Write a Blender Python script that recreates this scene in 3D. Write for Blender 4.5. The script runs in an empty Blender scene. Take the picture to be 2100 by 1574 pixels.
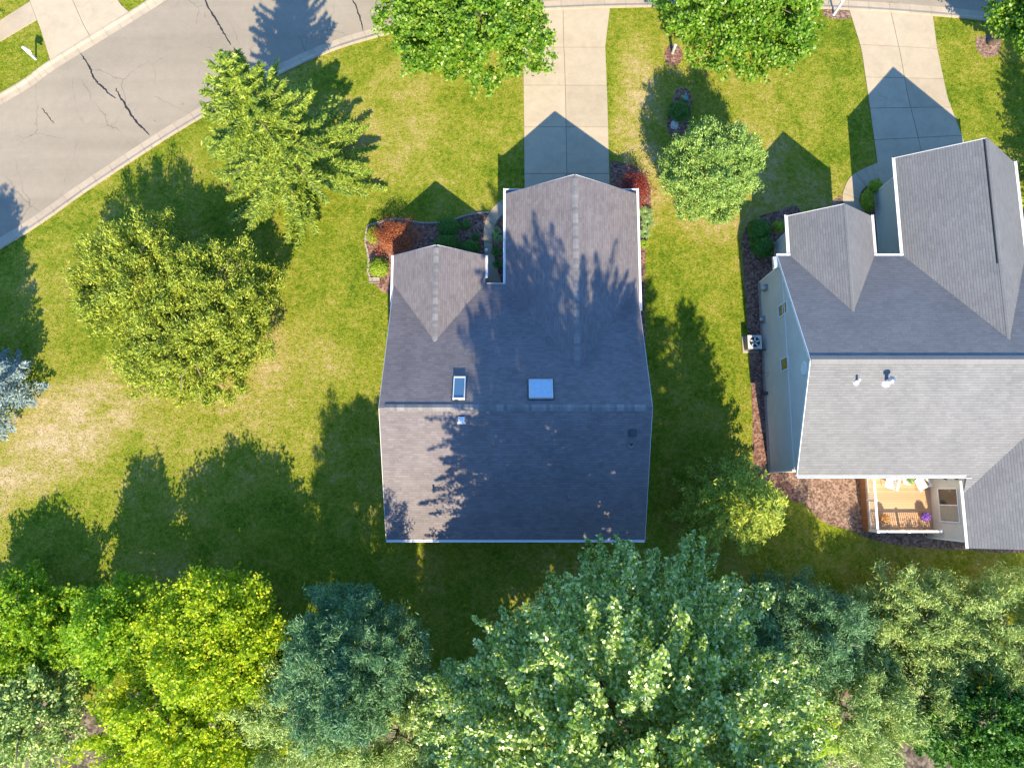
import bpy, math, random
import numpy as np
from mathutils import Vector, Matrix

# ------------------------------------------------------------------ camera, world, sun, exposure
scene = bpy.context.scene
F, H, TH = 1457.0, 45.0, math.atan(223 / 1457.0)
cam = bpy.data.cameras.new('camera'); camo = bpy.data.objects.new('camera', cam)
scene.collection.objects.link(camo); scene.camera = camo
cam.angle = 2 * math.atan(1050 / F); cam.clip_end = 2000
camo.location = (0, 0, H); camo.rotation_euler = (TH, 0, 0)
SX, SY = -0.135, 1.27                                   # shadow shift in metres per metre of height
w = bpy.data.worlds.new('World'); scene.world = w; w.use_nodes = True
nt = w.node_tree; bg = nt.nodes['Background']; sky = nt.nodes.new('ShaderNodeTexSky')
sky.sky_type = 'NISHITA'; sky.sun_disc = False
sky.sun_elevation = math.atan(1 / math.hypot(SX, SY)); sky.sun_rotation = math.atan2(-SX, -SY)
sky.air_density = 1.0; sky.dust_density = 0.3; sky.ozone_density = 4.0
wb = nt.nodes.new('ShaderNodeMix'); wb.data_type = 'RGBA'; wb.blend_type = 'MULTIPLY'; wb.inputs[0].default_value = 1.0
wb.inputs[7].default_value = (0.68, 0.98, 1.24, 1); nt.links.new(sky.outputs[0], wb.inputs[6])
nt.links.new(wb.outputs[2], bg.inputs[0]); bg.inputs[1].default_value = 0.13
sl = bpy.data.lights.new('sun', 'SUN'); sl.energy = 4.2; sl.angle = math.radians(0.5); sl.color = (1.0, 0.87, 0.62)
so = bpy.data.objects.new('sun', sl); scene.collection.objects.link(so); so.location = (10, -60, 50)
so.rotation_euler = Vector((SX, SY, -1)).to_track_quat('-Z', 'Y').to_euler()
scene.view_settings.view_transform = 'Standard'; scene.view_settings.look = 'None'
scene.view_settings.gamma = 1; scene.view_settings.exposure = 1.25
scene.render.engine = 'CYCLES'; scene.cycles.max_bounces = 5; scene.cycles.diffuse_bounces = 3
scene.cycles.transmission_bounces = 3; scene.cycles.use_denoising = True

def P(u, v, z=0.0):
    """where the sight line through photo pixel (u, v) meets height z"""
    a = (u - 1050) / F; b = (787 - v) / F
    dy = b * math.cos(TH) + math.sin(TH); dz = b * math.sin(TH) - math.cos(TH)
    t = (H - z) / -dz
    return (a * t, dy * t, z)
def PX(u, v, X):
    """(Y, z) where that sight line meets the wall plane x = X"""
    a = (u - 1050) / F; b = (787 - v) / F
    t = X / a
    return ((b * math.cos(TH) + math.sin(TH)) * t, H + t * (b * math.sin(TH) - math.cos(TH)))

# ------------------------------------------------------------------ materials
def nodes(name):
    m = bpy.data.materials.new(name); m.use_nodes = True
    t = m.node_tree; return m, t, t.nodes['Principled BSDF']
def N(t, kind, **kw):
    n = t.nodes.new('ShaderNode' + kind)
    for k, v in kw.items():
        if k.startswith('i_'):
            n.inputs[k[2:].replace('_', ' ')].default_value = v
        else: setattr(n, k, v)
    return n
def ramp(t, stops, src=None, interp='LINEAR'):
    r = t.nodes.new('ShaderNodeValToRGB'); e = r.color_ramp; e.interpolation = interp
    while len(e.elements) < len(stops): e.elements.new(0.5)
    for el, (p, c) in zip(e.elements, stops):
        el.position = p; el.color = (*c, 1) if len(c) == 3 else (c[0],) * 3 + (1,)
    if src is not None: t.links.new(src, r.inputs[0])
    return r
def mixc(t, fac, a, b, mode='MIX'):
    m = t.nodes.new('ShaderNodeMix'); m.data_type = 'RGBA'; m.blend_type = mode
    for s, x in ((m.inputs[0], fac), (m.inputs[6], a), (m.inputs[7], b)):
        if isinstance(x, bpy.types.NodeSocket): t.links.new(x, s)
        elif isinstance(x, (tuple, list)): s.default_value = (*x, 1)
        else: s.default_value = x
    return m.outputs[2]
def math_(t, op, a, b=None, c=None):
    m = t.nodes.new('ShaderNodeMath'); m.operation = op
    for i, x in enumerate((a, b, c)):
        if x is None: continue
        if isinstance(x, bpy.types.NodeSocket): t.links.new(x, m.inputs[i])
        else: m.inputs[i].default_value = x
    return m.outputs[0]
def noise(t, scale, detail=3, rough=0.55, vec=None, dist=0.0):
    n = t.nodes.new('ShaderNodeTexNoise'); n.inputs['Scale'].default_value = scale
    n.inputs['Detail'].default_value = detail; n.inputs['Roughness'].default_value = rough
    n.inputs['Distortion'].default_value = dist
    if vec is not None: t.links.new(vec, n.inputs['Vector'])
    return n.outputs['Fac']
def worldpos(t): return t.nodes.new('ShaderNodeNewGeometry').outputs['Position']
def bump(t, bs, h, strength=0.5, dist=0.05):
    b = t.nodes.new('ShaderNodeBump'); b.inputs['Strength'].default_value = strength
    b.inputs['Distance'].default_value = dist
    t.links.new(h, b.inputs['Height']); t.links.new(b.outputs[0], bs.inputs['Normal'])
def mapped(t, vec, rot=0, scale=(1, 1, 1)):
    m = t.nodes.new('ShaderNodeMapping'); t.links.new(vec, m.inputs[0])
    m.inputs['Rotation'].default_value = (0, 0, rot); m.inputs['Scale'].default_value = scale
    return m.outputs[0]

def plain(name, col, rough=0.6, var=0.08, scale=3.0, metal=0.0, spec=0.4):
    m, t, b = nodes(name)
    n = noise(t, scale, 4, 0.6, worldpos(t))
    lo = tuple(c * (1 - var) for c in col); hi = tuple(min(1, c * (1 + var)) for c in col)
    r = ramp(t, [(0.3, lo), (0.7, hi)], n)
    t.links.new(r.outputs[0], b.inputs['Base Color'])
    b.inputs['Roughness'].default_value = rough; b.inputs['Metallic'].default_value = metal
    b.inputs['Specular IOR Level'].default_value = spec
    return m

def mat_grass(name='lawn_grass', blade=False):
    m, t, b = nodes(name); p = worldpos(t)
    big = noise(t, 0.11, 3, 0.6, p, 0.6); mid = noise(t, 0.55, 5, 0.68, p, 0.3)
    fine = noise(t, 3.2, 5, 0.75, p); tiny = noise(t, 9.0, 5, 0.85, p)
    streak = noise(t, 1.6, 4, 0.6, mapped(t, p, math.radians(-52), (0.22, 1.0, 1)))
    f = math_(t, 'ADD', math_(t, 'MULTIPLY', big, 0.45), math_(t, 'MULTIPLY', mid, 0.55))
    f = math_(t, 'ADD', f, math_(t, 'MULTIPLY', math_(t, 'SUBTRACT', fine, 0.5), 0.80))
    f = math_(t, 'ADD', f, math_(t, 'MULTIPLY', math_(t, 'SUBTRACT', tiny, 0.5), 0.75))
    # the dry corner of the lawn at the lower left, and the thin strip beside the drive
    sx = t.nodes.new('ShaderNodeSeparateXYZ'); t.links.new(p, sx.inputs[0])
    def blob(cx, cy, rx, ry, rot):
        c, s = math.cos(rot), math.sin(rot)
        dx = math_(t, 'SUBTRACT', sx.outputs[0], cx); dy = math_(t, 'SUBTRACT', sx.outputs[1], cy)
        a = math_(t, 'DIVIDE', math_(t, 'ADD', math_(t, 'MULTIPLY', dx, c), math_(t, 'MULTIPLY', dy, s)), rx)
        e = math_(t, 'DIVIDE', math_(t, 'SUBTRACT', math_(t, 'MULTIPLY', dy, c), math_(t, 'MULTIPLY', dx, s)), ry)
        d = math_(t, 'ADD', math_(t, 'MULTIPLY', a, a), math_(t, 'MULTIPLY', e, e))
        return math_(t, 'MAXIMUM', math_(t, 'SUBTRACT', 1.0, d), 0.0)
    dry = math_(t, 'ADD', blob(-29, 3.5, 9, 3.6, math.radians(38)), math_(t, 'MULTIPLY', blob(15.5, 20, 7, 5.5, 0), 0.55))
    dry = math_(t, 'ADD', dry, math_(t, 'MULTIPLY', blob(8.6, 24, 2.2, 9, 0), 0.7))
    dry = math_(t, 'ADD', dry, math_(t, 'MULTIPLY', blob(-8, 24, 6, 5, 0.3), 0.3))
    dry = math_(t, 'ADD', dry, math_(t, 'MULTIPLY', blob(-17, 7, 7, 4, 0.5), 0.35))
    f = math_(t, 'ADD', f, math_(t, 'MULTIPLY', dry, math_(t, 'MULTIPLY', streak, 0.62)))
    if blade:
        rnd = t.nodes.new('ShaderNodeNewGeometry').outputs['Random Per Island']
        f = math_(t, 'ADD', f, math_(t, 'MULTIPLY', math_(t, 'SUBTRACT', rnd, 0.5), 0.5))
    r = ramp(t, [(0.22, (0.045, 0.105, 0.006)), (0.38, (0.12, 0.185, 0.010)), (0.50, (0.22, 0.255, 0.018)),
                 (0.61, (0.32, 0.295, 0.045)), (0.73, (0.43, 0.34, 0.13)), (0.92, (0.58, 0.44, 0.26))], f)
    t.links.new(r.outputs[0], b.inputs['Base Color']); b.inputs['Roughness'].default_value = 0.9
    b.inputs['Specular IOR Level'].default_value = 0.1
    bump(t, b, math_(t, 'ADD', tiny, math_(t, 'MULTIPLY', fine, 0.8)), 0.75, 0.10)
    return m

def mat_blade(name, c0, c1, c2):
    m, t, b = nodes(name)
    rnd = t.nodes.new('ShaderNodeNewGeometry').outputs['Random Per Island']
    n = noise(t, 0.35, 3, 0.6, worldpos(t))
    f = math_(t, 'ADD', math_(t, 'MULTIPLY', rnd, 0.6), math_(t, 'MULTIPLY', n, 0.45))
    r = ramp(t, [(0.15, c0), (0.5, c1), (0.85, c2)], f)
    t.links.new(r.outputs[0], b.inputs['Base Color']); b.inputs['Roughness'].default_value = 0.8
    return m

def mat_leaf(name, c0, c1, c2, rough=0.5, trans=0.35, spec=0.4, patch=0.35, tcol=(1.15, 1.25, 0.5), top=.8):
    m, t, b = nodes(name); out = t.nodes['Material Output']
    rnd = t.nodes.new('ShaderNodeNewGeometry').outputs['Random Per Island']
    n = noise(t, patch, 4, 0.7, worldpos(t))
    f = math_(t, 'ADD', math_(t, 'MULTIPLY', rnd, 0.5), math_(t, 'MULTIPLY', n, 0.5))
    r = ramp(t, [(0.2, c0), (0.5, c1), (top, c2)], f)
    t.links.new(r.outputs[0], b.inputs['Base Color'])
    b.inputs['Roughness'].default_value = rough; b.inputs['Specular IOR Level'].default_value = spec
    tr = t.nodes.new('ShaderNodeBsdfTranslucent')
    t.links.new(mixc(t, 1.0, r.outputs[0], tcol, 'MULTIPLY'), tr.inputs[0])
    mx = t.nodes.new('ShaderNodeMixShader'); mx.inputs[0].default_value = trans
    t.links.new(b.outputs[0], mx.inputs[1]); t.links.new(tr.outputs[0], mx.inputs[2])
    t.links.new(mx.outputs[0], out.inputs[0])
    return m

def mat_shingle(name, dark, mid, light, row=0.145, line=0.55, tabw=0.34, contrast=1.0, cap=False):
    """asphalt shingles laid in courses along the roof's own uv (metres)"""
    m, t, b = nodes(name)
    uv = t.nodes.new('ShaderNodeUVMap').outputs[0]
    s = t.nodes.new('ShaderNodeSeparateXYZ'); t.links.new(uv, s.inputs[0])
    br = t.nodes.new('ShaderNodeTexBrick'); t.links.new(uv, br.inputs['Vector'])
    br.inputs['Scale'].default_value = 1.0; br.inputs['Brick Width'].default_value = tabw
    br.inputs['Row Height'].default_value = row; br.inputs['Mortar Size'].default_value = 0.0
    br.inputs['Color1'].default_value = (0, 0, 0, 1); br.inputs['Color2'].default_value = (1, 1, 1, 1)
    br.inputs['Mortar'].default_value = (0.5, 0.5, 0.5, 1); br.offset = 0.37; br.offset_frequency = 3; br.squash = 0.8; br.squash_frequency = 4
    fr = math_(t, 'FRACT', math_(t, 'DIVIDE', s.outputs[1], row))
    shadow = ramp(t, [(0.0, (line,)), (0.13, (line,)), (0.24, (1.0,)), (1.0, (1.0,))], fr).outputs[0]
    p = worldpos(t)
    grit = noise(t, 18, 4, 0.9, p); blot = noise(t, 0.6, 4, 0.6, p)
    f = math_(t, 'ADD', math_(t, 'MULTIPLY', br.outputs['Color'], 0.15 * contrast), math_(t, 'MULTIPLY', grit, 0.85))
    f = math_(t, 'ADD', f, math_(t, 'MULTIPLY', math_(t, 'SUBTRACT', blot, 0.5), 0.35))
    r = ramp(t, [(0.2, dark), (0.5, mid), (0.8, light)], f, 'LINEAR')
    col = mixc(t, 1.0, r.outputs[0], shadow, 'MULTIPLY') if not cap else r.outputs[0]
    t.links.new(col, b.inputs['Base Color']); b.inputs['Roughness'].default_value = 0.92
    b.inputs['Specular IOR Level'].default_value = 0.12
    hh = math_(t, 'ADD', math_(t, 'MULTIPLY', fr, -1.0), math_(t, 'MULTIPLY', grit, 0.3))
    bump(t, b, hh, 0.8, 0.012)
    return m

def mat_siding(name, col, course=0.115):
    m, t, b = nodes(name); p = worldpos(t)
    s = t.nodes.new('ShaderNodeSeparateXYZ'); t.links.new(p, s.inputs[0])
    fr = math_(t, 'FRACT', math_(t, 'DIVIDE', s.outputs[2], course))
    n = noise(t, 0.8, 5, 0.7, p)
    r = ramp(t, [(0.3, tuple(c * 0.86 for c in col)), (0.7, col)], n)
    sh = ramp(t, [(0.0, (0.6,)), (0.07, (0.75,)), (0.14, (1.0,)), (1.0, (1.0,))], fr)
    t.links.new(mixc(t, 1.0, r.outputs[0], sh.outputs[0], 'MULTIPLY'), b.inputs['Base Color'])
    b.inputs['Roughness'].default_value = 0.6; bump(t, b, fr, 0.4, 0.015)
    return m

def mat_road():
    m, t, b = nodes('asphalt'); p = worldpos(t)
    big = noise(t, 0.18, 4, 0.6, p); fine = noise(t, 14, 5, 0.9, p); mid = noise(t, 2.2, 4, 0.7, p)
    f = math_(t, 'ADD', math_(t, 'MULTIPLY', big, 0.35), math_(t, 'MULTIPLY', fine, 0.45))
    f = math_(t, 'ADD', f, math_(t, 'MULTIPLY', mid, 0.2))
    r = ramp(t, [(0.28, (0.23, 0.195, 0.15)), (0.5, (0.31, 0.262, 0.20)), (0.72, (0.39, 0.335, 0.255))], f)
    # hairline cracks
    wn = t.nodes.new('ShaderNodeTexNoise'); wn.inputs['Scale'].default_value = 0.9; wn.inputs['Detail'].default_value = 5
    t.links.new(p, wn.inputs['Vector'])
    add = t.nodes.new('ShaderNodeVectorMath'); add.operation = 'MULTIPLY_ADD'
    t.links.new(wn.outputs['Color'], add.inputs[0]); add.inputs[1].default_value = (1.1, 1.1, 0); t.links.new(p, add.inputs[2])
    vo = t.nodes.new('ShaderNodeTexVoronoi'); vo.feature = 'DISTANCE_TO_EDGE'; vo.inputs['Scale'].default_value = 0.27
    t.links.new(add.outputs[0], vo.inputs['Vector'])
    ck = ramp(t, [(0.0, (0.62,)), (0.003, (0.75,)), (0.007, (1.0,)), (1.0, (1.0,))], vo.outputs['Distance'])
    brk = ramp(t, [(0.44, (1.0,)), (0.56, (0.0,))], noise(t, 0.33, 2, 0.5, p))
    ckm = mixc(t, brk.outputs[0], (1, 1, 1), ck.outputs[0])
    lane = noise(t, 0.55, 3, 0.5, mapped(t, p, math.radians(-33), (0.05, 1.0, 1)))
    ln = ramp(t, [(0.35, (0.90,)), (0.6, (1.03,))], lane)
    pit = ramp(t, [(0.30, (0.72,)), (0.40, (1.0,))], noise(t, 5.0, 6, 0.9, p))
    spot = ramp(t, [(0.70, (1.0,)), (0.76, (0.80,))], noise(t, 1.1, 3, 0.5, p, 0.5))
    base = mixc(t, 1.0, mixc(t, 1.0, mixc(t, 1.0, r.outputs[0], ln.outputs[0], 'MULTIPLY'), pit.outputs[0], 'MULTIPLY'), spot.outputs[0], 'MULTIPLY')
    t.links.new(mixc(t, 1.0, base, ckm, 'MULTIPLY'), b.inputs['Base Color'])
    b.inputs['Roughness'].default_value = 0.9; b.inputs['Specular IOR Level'].default_value = 0.15
    bump(t, b, fine, 0.35, 0.02)
    return m

def mat_concrete(name, col, stain=0.12):
    m, t, b = nodes(name); p = worldpos(t)
    big = noise(t, 0.35, 5, 0.65, p); fine = noise(t, 12, 4, 0.85, p)
    f = math_(t, 'ADD', math_(t, 'MULTIPLY', big, 0.6), math_(t, 'MULTIPLY', fine, 0.4))
    r = ramp(t, [(0.3, tuple(c * (1 - stain) for c in col)), (0.5, col), (0.75, tuple(min(1, c * (1 + stain * .7)) for c in col))], f)
    st = ramp(t, [(0.66, (0.0,)), (0.78, (0.5,))], noise(t, 0.9, 4, 0.6, p, 1.0))
    t.links.new(mixc(t, st.outputs[0], r.outputs[0], (col[0] * 0.9, col[1] * 0.76, col[2] * 0.6)), b.inputs['Base Color'])
    rnd = t.nodes.new('ShaderNodeNewGeometry').outputs['Random Per Island']
    tone = ramp(t, [(0.0, (0.90,)), (1.0, (1.04,))], rnd)
    wear = ramp(t, [(0.35, (0.88,)), (0.6, (1.0,))], noise(t, 1.3, 6, 0.75, p, 0.6))
    src = b.inputs['Base Color'].links[0].from_socket
    t.links.new(mixc(t, 1.0, mixc(t, 1.0, src, tone.outputs[0], 'MULTIPLY'), wear.outputs[0], 'MULTIPLY'), b.inputs['Base Color'])
    b.inputs['Roughness'].default_value = 0.85; b.inputs['Specular IOR Level'].default_value = 0.2
    bump(t, b, fine, 0.2, 0.01)
    return m

def mat_mulch(name, c0, c1, c2, scale=9):
    m, t, b = nodes(name); p = worldpos(t)
    vo = t.nodes.new('ShaderNodeTexVoronoi'); vo.inputs['Scale'].default_value = scale; t.links.new(p, vo.inputs['Vector'])
    s = t.nodes.new('ShaderNodeSeparateXYZ'); t.links.new(vo.outputs['Color'], s.inputs[0])
    f = math_(t, 'ADD', math_(t, 'MULTIPLY', s.outputs[0], 0.6), math_(t, 'MULTIPLY', noise(t, 1.5, 4, 0.7, p), 0.5))
    r = ramp(t, [(0.2, c0), (0.55, c1), (0.95, c2)], f)
    t.links.new(r.outputs[0], b.inputs['Base Color']); b.inputs['Roughness'].default_value = 0.95
    bump(t, b, s.outputs[1], 0.9, 0.06)
    return m

def mat_boards(name, col, width=0.14, axis=1):
    m, t, b = nodes(name); p = worldpos(t)
    s = t.nodes.new('ShaderNodeSeparateXYZ'); t.links.new(p, s.inputs[0])
    q = math_(t, 'DIVIDE', s.outputs[axis], width); fr = math_(t, 'FRACT', q)
    wn = t.nodes.new('ShaderNodeTexWhiteNoise'); wn.noise_dimensions = '1D'; t.links.new(math_(t, 'FLOOR', q), wn.inputs['W'])
    gr = noise(t, 6, 4, 0.7, mapped(t, p, 0, (0.25, 4, 1) if axis == 1 else (4, .25, 1)))
    f = math_(t, 'ADD', math_(t, 'MULTIPLY', wn.outputs[0], 0.5), math_(t, 'MULTIPLY', gr, 0.5))
    r = ramp(t, [(0.2, tuple(c * 0.8 for c in col)), (0.8, tuple(c * 1.12 for c in col))], f)
    g = ramp(t, [(0.0, (0.35,)), (0.06, (0.45,)), (0.10, (1.0,)), (1.0, (1.0,))], fr)
    t.links.new(mixc(t, 1.0, r.outputs[0], g.outputs[0], 'MULTIPLY'), b.inputs['Base Color'])
    b.inputs['Roughness'].default_value = 0.7
    return m

def mat_glass(name, col, rough=0.08):
    m, t, b = nodes(name)
    b.inputs['Base Color'].default_value = (*col, 1); b.inputs['Roughness'].default_value = rough
    b.inputs['Specular IOR Level'].default_value = 0.5; b.inputs['Coat Weight'].default_value = 0.25; b.inputs['Coat Roughness'].default_value = 0.05
    return m

M = {}
M['grass'] = mat_grass()
M['blade'] = mat_grass('grass_blades', True)
M['road'] = mat_road()
M['tar'] = plain('crack_tar', (0.030, 0.026, 0.024), 0.6, 0.3, 20)
M['concrete'] = mat_concrete('drive_concrete', (0.47, 0.385, 0.275))
M['curb'] = mat_concrete('curb_concrete', (0.47, 0.38, 0.28), 0.2)
M['mulch'] = mat_mulch('bark_mulch', (0.07, 0.030, 0.022), (0.21, 0.105, 0.075), (0.40, 0.24, 0.18))
M['mulch2'] = mat_mulch('wood_chip_mulch', (0.09, 0.05, 0.036), (0.22, 0.135, 0.10), (0.38, 0.26, 0.20))
M['litter'] = mat_mulch('leaf_litter', (0.05, 0.035, 0.025), (0.13, 0.10, 0.075), (0.30, 0.22, 0.17), 5)
M['stone'] = plain('edging_stone', (0.36, 0.30, 0.26), 0.8, 0.25, 5)
M['roof_a'] = mat_shingle('weathered_brown_shingles', (0.120, 0.104, 0.105), (0.195, 0.170, 0.170), (0.295, 0.258, 0.255), line=0.80)
M['cap_a'] = mat_shingle('brown_ridge_shingles', (0.10, 0.094, 0.098), (0.19, 0.18, 0.18), (0.30, 0.28, 0.275), row=0.5, tabw=0.24, contrast=1.8, cap=True)
M['roof_b'] = mat_shingle('pale_grey_shingles', (0.135, 0.134, 0.137), (0.200, 0.197, 0.199), (0.270, 0.264, 0.262), line=0.76, contrast=0.9)
M['cap_b'] = mat_shingle('grey_ridge_shingles', (0.17, 0.163, 0.16), (0.23, 0.22, 0.214), (0.29, 0.275, 0.27), row=0.5, tabw=0.2, contrast=0.5, cap=True)
M['siding_a'] = mat_siding('grey_siding', (0.50, 0.47, 0.43))
M['siding_b'] = mat_siding('cream_siding', (0.70, 0.68, 0.62))
M['white'] = plain('white_paint', (0.80, 0.79, 0.77), 0.4, 0.04)
M['white_v'] = plain('white_vinyl', (0.85, 0.84, 0.82), 0.35, 0.03)
M['offwhite'] = plain('weathered_white', (0.60, 0.58, 0.54), 0.5, 0.1)
M['black'] = plain('black_rubber', (0.02, 0.02, 0.022), 0.5, 0.2)
M['grey'] = plain('grey_metal', (0.28, 0.29, 0.30), 0.45, 0.1, metal=0.4)
M['darkgrey'] = plain('dark_metal', (0.07, 0.075, 0.08), 0.5, 0.2)
M['deck'] = mat_boards('cedar_deck_boards', (0.60, 0.36, 0.20))
M['deckside'] = mat_boards('stained_skirt_boards', (0.30, 0.13, 0.055), 0.12, 1)
M['glass'] = mat_glass('window_glass', (0.03, 0.045, 0.05))
M['sky_glass'] = mat_glass('skylight_glass', (0.10, 0.20, 0.30), 0.12)
M['dome'] = plain('skylight_dome', (0.42, 0.55, 0.66), 0.25, 0.08, 4)
M['screen'] = plain('window_blind', (0.36, 0.33, 0.26), 0.7, 0.1)
M['bark'] = plain('tree_bark', (0.13, 0.095, 0.07), 0.9, 0.35, 6)
M['bark_l'] = plain('pale_bark', (0.26, 0.20, 0.15), 0.9, 0.3, 6)
M['terra'] = plain('terracotta', (0.35, 0.14, 0.07), 0.7, 0.1)
M['rock'] = plain('pale_boulder', (0.42, 0.43, 0.40), 0.8, 0.25, 2.5)
M['teal'] = plain('teal_glaze', (0.06, 0.35, 0.34), 0.3, 0.1)
M['yellow'] = plain('yellow_paint', (0.65, 0.48, 0.05), 0.4, 0.1)
M['spruce'] = mat_leaf('spruce_needles', (0.04, 0.09, 0.008), (0.22, 0.32, 0.028), (0.52, 0.57, 0.08), 0.55, 0.2, patch=0.8)
M['pine'] = mat_leaf('pine_needles', (0.07, 0.13, 0.010), (0.31, 0.38, 0.030), (0.60, 0.61, 0.08), 0.55, 0.2, patch=0.8)
M['fir'] = mat_leaf('fir_needles', (0.08, 0.18, 0.03), (0.28, 0.43, 0.08), (0.50, 0.60, 0.15), 0.5, 0.2, patch=0.8)
M['blue_spruce'] = mat_leaf('blue_needles', (0.16, 0.23, 0.23), (0.28, 0.37, 0.37), (0.42, 0.50, 0.48), 0.5, 0.2, patch=1.0, tcol=(1, 1.1, .9))
M['shaded_blue_pine'] = mat_leaf('shaded_blue_green_needles', (0.04, 0.12, 0.05), (0.12, 0.26, 0.10), (0.28, 0.42, 0.19), 0.5, 0.2, patch=0.6)  # blue-green needles darkened, so the shade on these pines sits in the colour
M['pale_pine'] = mat_leaf('pale_green_needles', (0.12, 0.22, 0.05), (0.35, 0.47, 0.12), (0.62, 0.68, 0.24), 0.5, 0.2, patch=0.6)
M['maple'] = mat_leaf('maple_leaves', (0.05, 0.16, 0.010), (0.20, 0.38, 0.020), (0.48, 0.58, 0.10), 0.38, 0.45, 0.6, patch=0.7)
M['silver'] = mat_leaf('silver_maple_leaves', (0.05, 0.15, 0.018), (0.30, 0.44, 0.045), (0.72, 0.78, 0.34), 0.34, 0.28, 1.0, patch=0.9, top=.72)
M['silver2'] = mat_leaf('yellowing_maple_leaves', (0.13, 0.27, 0.012), (0.40, 0.54, 0.028), (0.70, 0.74, 0.12), 0.4, 0.5, 0.7, patch=0.5)
M['yellowgreen'] = mat_leaf('golden_leaves', (0.14, 0.29, 0.010), (0.44, 0.56, 0.016), (0.82, 0.78, 0.05), 0.5, 0.45, patch=0.8)
M['limegreen'] = mat_leaf('lime_leaves', (0.11, 0.27, 0.012), (0.29, 0.47, 0.02), (0.58, 0.64, 0.04), 0.5, 0.45, patch=0.8)
M['box'] = mat_leaf('boxwood_leaves', (0.12, 0.22, 0.012), (0.26, 0.38, 0.018), (0.48, 0.56, 0.03), 0.5, 0.3, patch=3)
M['green'] = mat_leaf('dense_green_leaves', (0.035, 0.12, 0.012), (0.07, 0.20, 0.018), (0.13, 0.30, 0.03), 0.5, 0.3, patch=3)
M['red'] = mat_leaf('dark_red_leaves', (0.13, 0.022, 0.018), (0.24, 0.04, 0.03), (0.40, 0.09, 0.06), 0.5, 0.35, patch=2, tcol=(1.2, .7, .6))
M['orange'] = mat_leaf('copper_leaves', (0.22, 0.05, 0.02), (0.40, 0.11, 0.035), (0.50, 0.22, 0.07), 0.5, 0.35, patch=2, tcol=(1.2, .7, .6))
M['hosta'] = mat_leaf('hosta_leaves', (0.10, 0.22, 0.04), (0.25, 0.38, 0.11), (0.50, 0.56, 0.30), 0.45, 0.3, patch=4)
M['purple'] = mat_leaf('purple_petals', (0.10, 0.02, 0.25), (0.22, 0.05, 0.50), (0.45, 0.25, 0.75), 0.5, 0.2, patch=5, tcol=(1, 1, 1))
M['flower'] = mat_leaf('orange_petals', (0.35, 0.28, 0.05), (0.60, 0.25, 0.08), (0.75, 0.45, 0.20), 0.5, 0.2, patch=5, tcol=(1, 1, 1))

# ------------------------------------------------------------------ mesh helpers
COL = scene.collection
def link(name, me, mat, parent=None, origin=(0, 0, 0)):
    if mat is not None: me.materials.append(M[mat] if isinstance(mat, str) else mat)
    o = bpy.data.objects.new(name, me); COL.objects.link(o)
    if parent is not None:
        o.parent = parent
        w_ = Vector((0, 0, 0)); q = parent
        while q is not None: w_ += q.location; q = q.parent
        o.location = Vector(origin) - w_
    else: o.location = origin
    return o
def thing(name, label, cat, loc, group=None):
    o = bpy.data.objects.new(name, None); o.empty_display_size = 0.3; COL.objects.link(o); o.location = loc
    o['label'] = label; o['category'] = cat
    if group: o['group'] = group
    return o
def tag(o, label, cat, group=None):
    o['label'] = label; o['category'] = cat
    if group: o['group'] = group
    return o
def struct(o): o['kind'] = 'structure'; return o

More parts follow.
